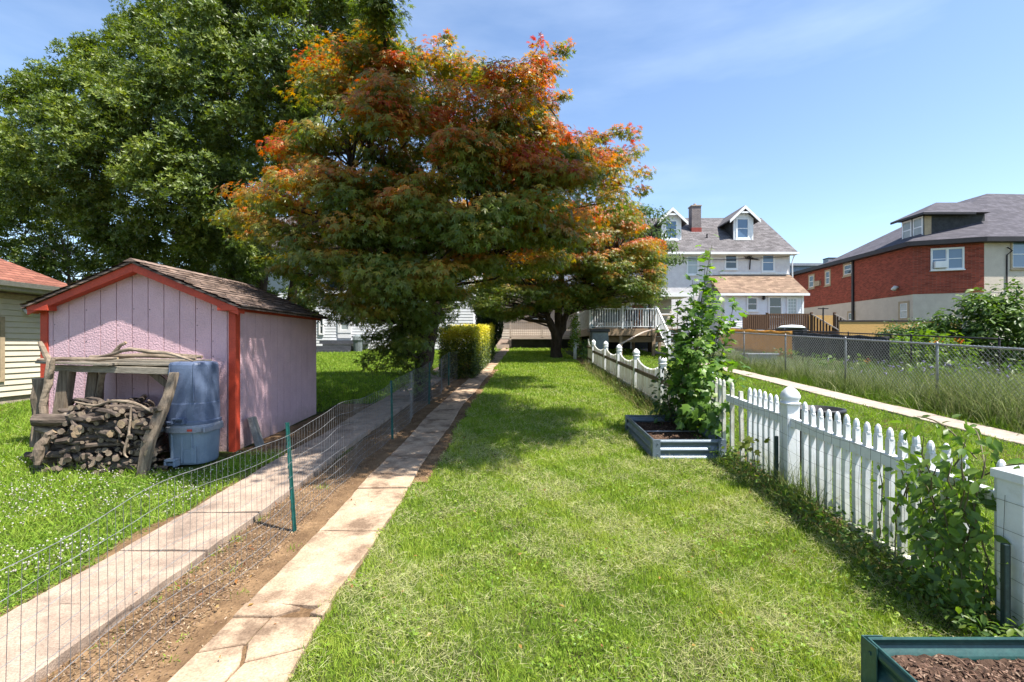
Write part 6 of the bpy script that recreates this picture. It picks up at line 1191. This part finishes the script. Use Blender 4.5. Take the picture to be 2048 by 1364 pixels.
# climbing vine on the pickets
VP = []; VS = []; r = random.Random(77)
for k in range(19):
    y = r.uniform(2.60, 2.92); p = Vector((2.50, y + r.uniform(-.1, .1), g(0, y))); s_ = [tuple(p)]; top = r.uniform(0.55, 1.02)
    for i in range(9):
        p = p + Vector((r.gauss(-0.008, 0.02), r.gauss(0, 0.03), top / 9)); s_.append(tuple(p)); VP.append(tuple(p)); VP.append(tuple(p + Vector((r.gauss(-.03, .03), r.gauss(0, .04), 0))))
    VS.append(s_)
for y0_, n_ in ((3.22, 8), (3.38, 6)):
    p = Vector((2.50, y0_, g(0, y0_) + 0.1)); s_ = [tuple(p)]
    for i in range(n_): p = p + Vector((r.gauss(-0.005, 0.015), r.gauss(0.0, 0.03), 0.085)); s_.append(tuple(p)); VP += [tuple(p)]
    VS.append(s_)
for (a, b_) in (((2.55, 2.7, 1.02), (2.75, 3.35, 1.16)), ((2.55, 2.65, 0.98), (3.0, 3.2, 1.10)), ((2.52, 2.62, 0.95), (2.62, 2.35, 1.02))):
    a, b_ = Vector(a), Vector(b_); s_ = [tuple(a.lerp(b_, i / 6) + Vector((0, 0, 0.06 * math.sin(math.pi * i / 6)))) for i in range(7)]; VS.append(s_); VP += s_[1:]
leafy('vine', 'leafy green vine climbing the pickets next to the square white post', 'vine', (2.5, 2.8, g(0, 2.8)), VP, 0.068, OVAL, [(0.06, 0.11, 0.022), (0.12, 0.20, 0.034), (0.21, 0.31, 0.05)], VS, nrm=(-0.75, -0.45, 0.45), spread=0.03, per=2, flat=0.4)
pts = [(2.46 + r.gauss(0, .05), 4.72 + r.gauss(0, .08), g(0, 4.7) + r.uniform(0.12, 0.42)) for _ in range(14)]
leafy('maple_seedling', 'young maple seedling with bronze green leaves before the open pickets', 'plant', (2.42, 4.8, g(0, 4.8)), [W(1500 + r.uniform(-18, 26), r.uniform(872, 925), 4.95) for _ in range(12)], 0.09, BIGMAPLE, [(0.08, 0.10, 0.02), (0.14, 0.17, 0.03), (0.22, 0.22, 0.04)], [[(2.42, 4.95, g(0, 4.95)), (2.40, 4.95, 0.5), W(1502, 885, 4.95)]], spread=0.025, per=1, nrm=(-0.2, -0.6, 0.5))
# vine on the far post
pts = [W(r.uniform(1143, 1158), r.uniform(632, 690), r.uniform(19.6, 20.2)) for _ in range(70)]
leafy('vine', 'bright lime vine covering a white post beside the deck', 'vine', (WX(1150, 20), 20, g(0, 20)), pts, 0.10, OVALS, LIME, [[(WX(1150, 20), 20, g(0, 20)), (WX(1150, 20), 20, 2.6)]], spread=0.05, per=12)
o = MB().box(WX(1150, 20.3) - 0.06, WX(1150, 20.3) + 0.06, 20.25, 20.37, 0.9, 2.75).build('fence_post', 'vinyl', origin=(WX(1150, 20.3), 20.3, 1)); tag(o, 'white post wrapped in lime vine beside the deck', 'post')
pts = [(RND.uniform(2.45, 2.85), RND.uniform(18.3, 21.5), 0) for _ in range(60)]; pts = [(x, y, g(x, y) + RND.uniform(0.05, 0.8)) for x, y, _ in pts]
leafy('shrub', 'shadowy shrub below the lime vine at the corner of the lawn', 'shrub', (2.6, 20, g(0, 20)), pts, 0.09, OVALS, GREEN[:2] + [(0.09, 0.13, 0.03)], [[(2.6, 20, 1.0), (2.6, 20, 1.6)]], spread=0.1, per=16)
# shrubs before the brick building
def bush(name, label, base, dims, n, per, size, cols, tmpl=OVAL, rad=0.4, leaf='gloss_leaf', seed=3, cat='shrub', nst=9):
    t = thing(name, label, cat, base); d = norm(RG.normal(size=(n, 3))); d[:, 2] = d[:, 2] * 0.5 + 0.5; C = np.array(base) + d * np.array(dims) * (RG.random((n, 1)) ** 0.35); C[:, 2] = np.maximum(C[:, 2], base[2] + 0.15)
    mb = MB(); r = random.Random(seed)
    for i in range(nst): c = C[r.randrange(n)]; b = (base[0] + r.uniform(-.2, .2) * dims[0], base[1] + r.uniform(-.2, .2) * dims[1], base[2] - 0.05); mb.tube([b, (b[0] * 0.6 + c[0] * 0.4, b[1] * 0.6 + c[1] * 0.4, b[2] * 0.45 + c[2] * 0.55), tuple(c)], [0.035, 0.022, 0.008], 6, cap=False)
    mb.build('stem', 'bark', t); inst_mesh('foliage', leaf, [crown(C, rad, per, size, tmpl, green_col(cols, 1.5), flat=0.6, flatten=0.8)], t); return t
MID = [(0.040, 0.078, 0.016), (0.075, 0.13, 0.024), (0.13, 0.20, 0.035)]
bush('lilac_bush', 'big rounded green bush beside the chain link fence below the stucco wall', (15.9, 16.0, g(0, 16)), (1.9, 1.3, 2.75), 170, 62, 0.17, MID, rad=0.42)
bush('lilac_bush', 'smaller leafy bush merging into the big rounded one', (14.2, 16.6, g(0, 15.6)), (1.1, 0.9, 1.6), 60, 60, 0.16, LIME[:1] + MID[1:], rad=0.35)
bush('evergreen_shrub', 'low dark evergreen shrub under the stucco wall corner', (WX(1815, 19), 19, g(0, 19)), (1.1, 0.8, 1.55), 60, 70, 0.12, GREEN[:2] + [(0.07, 0.11, 0.03)], OVALS, 0.35)
bush('daylily_clump', 'bright green lily clump with a few orange flowers', (WX(1850, 15.5), 15.5, g(0, 15.5)), (1.3, 0.8, 1.15), 60, 45, 0.20, LIME[:2] + MID[1:2], OVALS, 0.35, leaf='leaf')
P = np.array([W(px, py, 14.6) for px, py in ((1873, 680), (1878, 683), (1868, 684), (1912, 678), (1920, 682), (1925, 680), (1734, 722), (1728, 724))]); P = np.repeat(P, 10, 0) + RG.normal(size=(80, 3)) * 0.04; T, B, Nn = basis(RG.normal(size=(80, 3)) + [0, -1, 0.3])
o = inst_mesh('lily_flowers', 'leaf', [(OVALS[0], OVALS[1], P, T, B, Nn, RG.uniform(0.035, 0.06, 80), cmix([(0.55, 0.12, 0.02), (0.65, 0.2, 0.05)], RG.random(80)))], origin=P[0]); tag(o, kind='stuff')
# ================================================================ GRASS AND SMALL LITTER
def blades(P, hgt, wid, cols, lean=0.45, tmpl=BLADE, dirn=None):
    n = len(P); up = norm(RG.normal(size=(n, 3)) * lean + np.array([0, 0, 1.0])) if dirn is None else norm(dirn)
    side = norm(np.cross(up, RG.normal(size=(n, 3)))); fwd = np.cross(up, side)
    return (tmpl[0], tmpl[1], P, side, fwd, up, np.stack([wid, hgt * RG.uniform(0.3, 1.1, n), hgt], 1), cols)
def scatter(x0, x1, y0, y1, dens, ref=3.2, pw=1.35, maxn=200000):
    """points whose density falls off with distance from where one stands"""
    ys = np.linspace(y0, y1, 200); wgt = dens * np.minimum(1, (ref / ys)) ** pw * (x1 - x0); tot = int(min(maxn, np.trapz(wgt, ys))); cdf = np.cumsum(wgt); cdf = cdf / cdf[-1]
    y = np.interp(RG.random(tot), cdf, ys); x = RG.uniform(x0, x1, tot); return x, y
def vis(x, y, m=0.6): return np.abs(x - 0.0) < y * 1.12 + m
TURF = [(0.062, 0.135, 0.013), (0.125, 0.225, 0.020), (0.20, 0.31, 0.030), (0.30, 0.38, 0.06)]
STRAW = [(0.36, 0.36, 0.14), (0.50, 0.48, 0.22), (0.60, 0.57, 0.32)]
def lawn(name, x0, x1, y0, y1, dens, keep, hb=0.05, dry=0.3, wb=0.0034, shift=0.5, maxn=220000, tint=(1, 1, 1)):
    x, y = scatter(x0, x1, y0, y1, dens, maxn=maxn); k = vis(x, y) & keep(x, y); x, y = x[k], y[k]; n = len(x)
    far = np.maximum(1, y / 3.2); P = np.stack([x, y, gz(x, y) - 0.006], 1); pat = 0.6 * nz(x, y, 1.3, 1.0) + 0.4 * nz(x, y, 4.1, 2.0)
    h = hb * RG.uniform(0.55, 1.35, n) * (1 + 0.3 * pat) * np.minimum(far, 2.2) ** 0.35; wd = wb * RG.uniform(0.7, 1.4, n) * far ** 0.75
    c = cmix(TURF, shift + 0.30 * pat + RG.normal(size=n) * 0.2, 0.12) * np.array(tint); dmask = (0.5 * nz(x, y, 1.9, 5.0) + 0.5 * nz(x, y, 5.3, 1.0)) * 0.5 + 0.35
    isd = RG.random(n) < np.clip(dmask * 1.7 - 0.25, 0, 1) * dry * np.clip(1.35 - y / 14, 0.15, 1); c[isd] = cmix(STRAW, RG.random(isd.sum()), 0.15)
    sets = [blades(P[~isd], h[~isd], wd[~isd], c[~isd], 0.55)]
    nd = int(isd.sum()); dd = RG.normal(size=(nd, 3)); dd[:, 2] = np.abs(dd[:, 2]) * 0.35 + 0.12; Pd = P[isd].copy(); Pd[:, 2] += RG.uniform(0.012, 0.045, nd)
    sets.append(blades(Pd, h[isd] * 1.15, wd[isd] * 0.42, c[isd], dirn=dd, tmpl=BLADE))
    return tag(inst_mesh(name, 'grass', sets, origin=((x0 + x1) / 2, y0, 0)), kind='stuff')
def keepC(x, y):
    l = -1.085 + np.where(y > 9, 0.03 * (y - 9), 0) + 0.05 * nz(y, 3.0, 2.4) + np.where((y > 4.9) & (y < 16), 0.14, 0); rr_ = np.where(y < 7.2, 2.38, 2.26) + 0.10 * nz(y, 8.0, 2.1)
    bed = ((x > 1.56) & (x < 2.5) & (y > 5.74) & (y < 7.3)) | ((x > 1.49) & (y < 2.17)); trunk = np.hypot(x - 1.585, y - 21) < 0.35
    return (x > l) & (x < rr_) & ~bed & ~trunk
lawn('lawn_grass', -1.2, 2.5, 1.9, 28, 16000, keepC, 0.044, 0.72, 0.0034, 0.66, maxn=330000, tint=(1.16, 1.06, 1.15))
lawn('lawn_grass', -1.2, 2.5, 7, 28, 3600, keepC, 0.060, 0.25, 0.006, 0.6)
def keepL(x, y):
    shedm = (x > -6.1) & (x < -3.45) & (y > 6.05) & (y < 8.7); rackm = (x > -5.5) & (x < -3.42) & (y > 5.22) & (y <= 6.2)
    edge = np.where(y < 6.0, -2.86 + 0.10 * nz(y, 5.0, 2.2), np.where(y < 9.6, -3.6, -2.75)); return (x < edge) & (x > -10.1) & ~shedm & ~rackm
lawn('lawn_grass', -10.2, -2.7, 2.4, 26, 5600, keepL, 0.058, 0.10, 0.0042, 0.6, 230000)
def keepR(x, y): return ~((x > 6.58) & (x < 7.22)) & ~(np.hypot(x - 3.44, y - 5.6) < 0.22)
lawn('lawn_grass', 2.72, 7.75, 2.6, 30, 3900, keepR, 0.052, 0.10, 0.0042, 0.62, 150000)
x, y = scatter(8, 40, 9, 34, 160); k = vis(x, y); x, y = x[k], y[k]
lawn('lawn_grass', -30, 40, 26, 60, 260, lambda x, y: np.ones(len(x), bool), 0.08, 0.05, 0.02, 0.5, 30000)
# clover and broad weeds in the turf
def weedlets(name, x, y, size, cols, mat_='leaf', flat=0.35, lift=0.02, tm=None):
    n = len(x); P = np.stack([x, y, gz(x, y) + lift * RG.uniform(0.3, 1.6, n)], 1); T, B, Nn = basis(RG.normal(size=(n, 3)) * flat + [0, 0, 1]); tm = tm or MAPLE3
    return tag(inst_mesh(name, mat_, [(tm[0], tm[1], P, T, B, Nn, size * RG.uniform(0.6, 1.3, n), cmix(cols, RG.random(n), 0.15))], origin=(x.mean(), y.min(), 0)), kind='stuff')
x, y = scatter(-8.5, -2.75, 2.4, 7.5, 1500); k = vis(x, y) & keepL(x, y) & (nz(x, y, 1.6, 4.0) > -0.5); weedlets('clover', x[k], y[k], 0.020, TURF[1:], lift=0.04)
x, y = scatter(-1.1, 2.4, 1.9, 9, 1100); k = vis(x, y) & keepC(x, y) & (nz(x, y, 2.2, 7.0) > 0.15); weedlets('clover', x[k], y[k], 0.020, TURF[1:], lift=0.035)
x, y = scatter(-5.9, -2.9, 2.8, 5.9, 330); k = keepL(x, y) & (nz(x, y, 1.4, 2.0) > -0.35) & (y > 3.1 + 0.5 * (x + 3)); x, y = x[k], y[k]; n = len(x)
P = np.stack([x, y, gz(x, y) + 0.062], 1); T, B, Nn = basis(RG.normal(size=(n, 3)) + [0, 0, 2]); tag(inst_mesh('clover_flowers', 'leaf', [(PUFF[0], PUFF[1], P, T, B, Nn, RG.uniform(0.005, 0.0095, n), cmix([(0.42, 0.40, 0.33), (0.62, 0.60, 0.55)], RG.random(n)))], origin=(-4, 4, 0)), kind='stuff')
# mulch, pebbles and dead leaves on the dirt
def litter(x0, x1, y0, y1, dens, cols, smin, smax, name='wood_chips', keep=None, ref=3.5):
    x, y = scatter(x0, x1, y0, y1, dens, ref=ref); 
    if keep is not None: k = keep(x, y); x, y = x[k], y[k]
    n = len(x); P = np.stack([x, y, gz(x, y) + 0.014], 1); T, B, Nn = basis(RG.normal(size=(n, 3)) * 0.35 + [0, 0, 1]); sz_ = RG.uniform(smin, smax, n)
    tag(inst_mesh(name, 'attr', [(CHIP[0], CHIP[1], P, T, B, Nn, np.stack([sz_ * 1.5, sz_, sz_ * 0.6], 1), cmix(cols, RG.random(n) ** 1.3, 0.2))], origin=((x0 + x1) / 2, y0, 0)), kind='stuff')
CH = [(0.085, 0.052, 0.030), (0.17, 0.107, 0.060), (0.25, 0.165, 0.10), (0.36, 0.27, 0.18)]
litter(-2.19, -1.72, 1.9, 10, 4800, CH, 0.004, 0.0135); litter(-1.75, -1.58, 1.9, 9, 900, CH, 0.004, 0.012); litter(-3.5, -2.3, 5.9, 9, 900, CH, 0.008, 0.02); litter(2.3, 2.75, 2.0, 18, 1800, CH[:3], 0.006, 0.018); litter(-1.12, -0.92, 4.9, 14, 1800, CH[:3], 0.008, 0.02); litter(-2.98, -2.75, 2.2, 5.4, 900, CH[:3], 0.004, 0.012)
x, y = scatter(-2.25, 2.3, 1.95, 9, 26); k = (x < -1.6) | (RG.random(len(x)) < 0.4); x, y = x[k], y[k]
weedlets('fallen_leaves', x, y, 0.030, [(0.40, 0.27, 0.07), (0.30, 0.10, 0.035), (0.45, 0.36, 0.16)], flat=0.5, lift=0.035, tm=OVALS)
# weeds: tufts in joints, along the fences and in the garden
def tufts(name, C, per, hgt, wid, cols, lean=0.5, rad=0.05):
    C = np.asarray(C, float); n = len(C) * per; P = np.repeat(C, per, 0); P[:, :2] += RG.normal(size=(n, 2)) * rad; P[:, 2] = gz(P[:, 0], P[:, 1]); hs_ = np.repeat(RG.uniform(0.5, 1.2, len(C)), per) * hgt * RG.uniform(0.5, 1.2, n)
    return tag(inst_mesh(name, 'grass', [blades(P, hs_, wid * RG.uniform(0.6, 1.4, n), cmix(cols, RG.random(n), 0.15), lean)], origin=tuple(C[0])), kind='stuff')
jt = [(-2.15, 4.0), (-2.2, 3.75), (-2.12, 3.45), (-2.16, 3.2), (-2.13, 2.85), (-2.12, 2.62), (-2.45, 2.72), (-2.3, 4.05), (-1.98, 4.75), (-1.9, 4.72), (-2.1, 2.45), (-1.75, 2.5), (-1.68, 2.9), (-1.9, 3.2), (-1.35, 2.52), (-1.3, 2.62), (-1.7, 2.35), (-2.13, 3.0), (-2.11, 3.62), (-1.62, 3.5)]
tufts('weeds', [(a, b, 0) for a, b in jt], 26, 0.055, 0.006, TURF[1:], 0.9, 0.03)
FW = [(0.045, 0.085, 0.016), (0.085, 0.14, 0.024), (0.15, 0.19, 0.04), (0.26, 0.235, 0.10)]
tufts('weeds', [(RND.uniform(2.36, 2.6), RND.uniform(2.6, 8.5), 0) for _ in range(330)], 22, 0.15, 0.005, FW, 0.55, 0.05)
tufts('weeds', [(RND.uniform(2.40, 2.52), RND.uniform(3.85, 4.75), 0) for _ in range(26)], 16, 0.42, 0.005, FW, 0.28, 0.03)
tufts('weeds', [(RND.uniform(2.22, 2.5), RND.uniform(7.3, 17), 0) for _ in range(260)], 20, 0.30, 0.007, FW + [(0.30, 0.24, 0.12)], 0.45, 0.08)
x = RG.uniform(2.25, 2.62, 5200); y = 2.3 + 14 * RG.random(5200) ** 1.5; weedlets('weeds', x, y, 0.045, [(0.05, 0.10, 0.02), (0.10, 0.17, 0.03), (0.17, 0.24, 0.04)], flat=0.6, lift=0.10, tm=OVAL)
tufts('weeds', [(RND.uniform(-3.35, -2.9), RND.uniform(5.2, 5.75), 0) for _ in range(40)], 24, 0.11, 0.006, TURF, 0.5, 0.05)
tufts('weeds', [(-4.02 + RND.uniform(-.1, .1), 5.22 + RND.uniform(-.05, .05), 0) for _ in range(5)] + [(RND.uniform(-5.6, -4.1), 5.22, 0) for _ in range(26)], 20, 0.14, 0.008, TURF[1:], 0.6, 0.04)
# tall grasses along and behind the chain-link
TG = [(0.075, 0.105, 0.030), (0.125, 0.170, 0.045), (0.20, 0.245, 0.080), (0.33, 0.32, 0.17)]
cc = [(RND.uniform(7.5, 9.4), 5.2 + 15 * RND.random() ** 1.4, 0) for _ in range(900)]
tufts('tall_grass', [c_ for c_ in cc if c_[1] < 9.5], 50, 0.74, 0.0085, TG, 0.34, 0.14)
tufts('tall_grass', [c_ for c_ in cc if c_[1] >= 9.5 and c_[0] < 8.7], 46, 0.50, 0.0095, TG, 0.38, 0.14)
tufts('tall_grass', [(RND.uniform(7.38, 7.85), 5.2 + 18 * RND.random(), 0) for _ in range(330)], 30, 0.27, 0.008, TURF[:3] + TG[2:3], 0.6, 0.09)
tufts('tall_grass', [(RND.uniform(9.0, 10.9), 9 + 5 * RND.random(), 0) for _ in range(200)], 36, 0.55, 0.012, [(0.08, 0.12, 0.03), (0.13, 0.18, 0.04), (0.20, 0.22, 0.08)], 0.40, 0.16)
tufts('tall_grass', [(RND.uniform(8.2, 10.9), 17 + 9 * RND.random(), 0) for _ in range(60)], 30, 0.32, 0.016, TG[1:] + [(0.30, 0.26, 0.17)], 0.5, 0.18)
x = RG.uniform(9.0, 15, 2600); y = RG.uniform(9.5, 19, 2600); k = (nz(x, y, 0.8, 3.0) > -0.1); weedlets('garden_plants', x[k], y[k], 0.14, MID, flat=0.7, lift=0.35, tm=OVAL)
P = np.stack([RG.uniform(8.2, 12.5, 90), RG.uniform(9, 13.5, 90), RG.uniform(0.95, 1.25, 90)], 1); T, B, Nn = basis(RG.normal(size=(90, 3))); tag(inst_mesh('lavender_flowers', 'leaf', [(PUFF[0], PUFF[1], P, T, B, Nn, np.stack([0.02 + 0 * P[:, 0], 0.02 + 0 * P[:, 0], 0.06 + 0 * P[:, 0]], 1), cmix([(0.16, 0.15, 0.26), (0.27, 0.25, 0.38)], RG.random(90)))], origin=(10, 9, 0.5)), kind='stuff')
o = strip('garden_bed', 'concrete_grey', lambda y: 8.6, lambda y: 10.4, 17.4, 18.2, 0.02, seed=12.0, rag=0.2); strip('garden_bed', 'concrete_grey', lambda y: 9.2, lambda y: 10.8, 14.6, 15.6, 0.02, seed=15.0, rag=0.2)
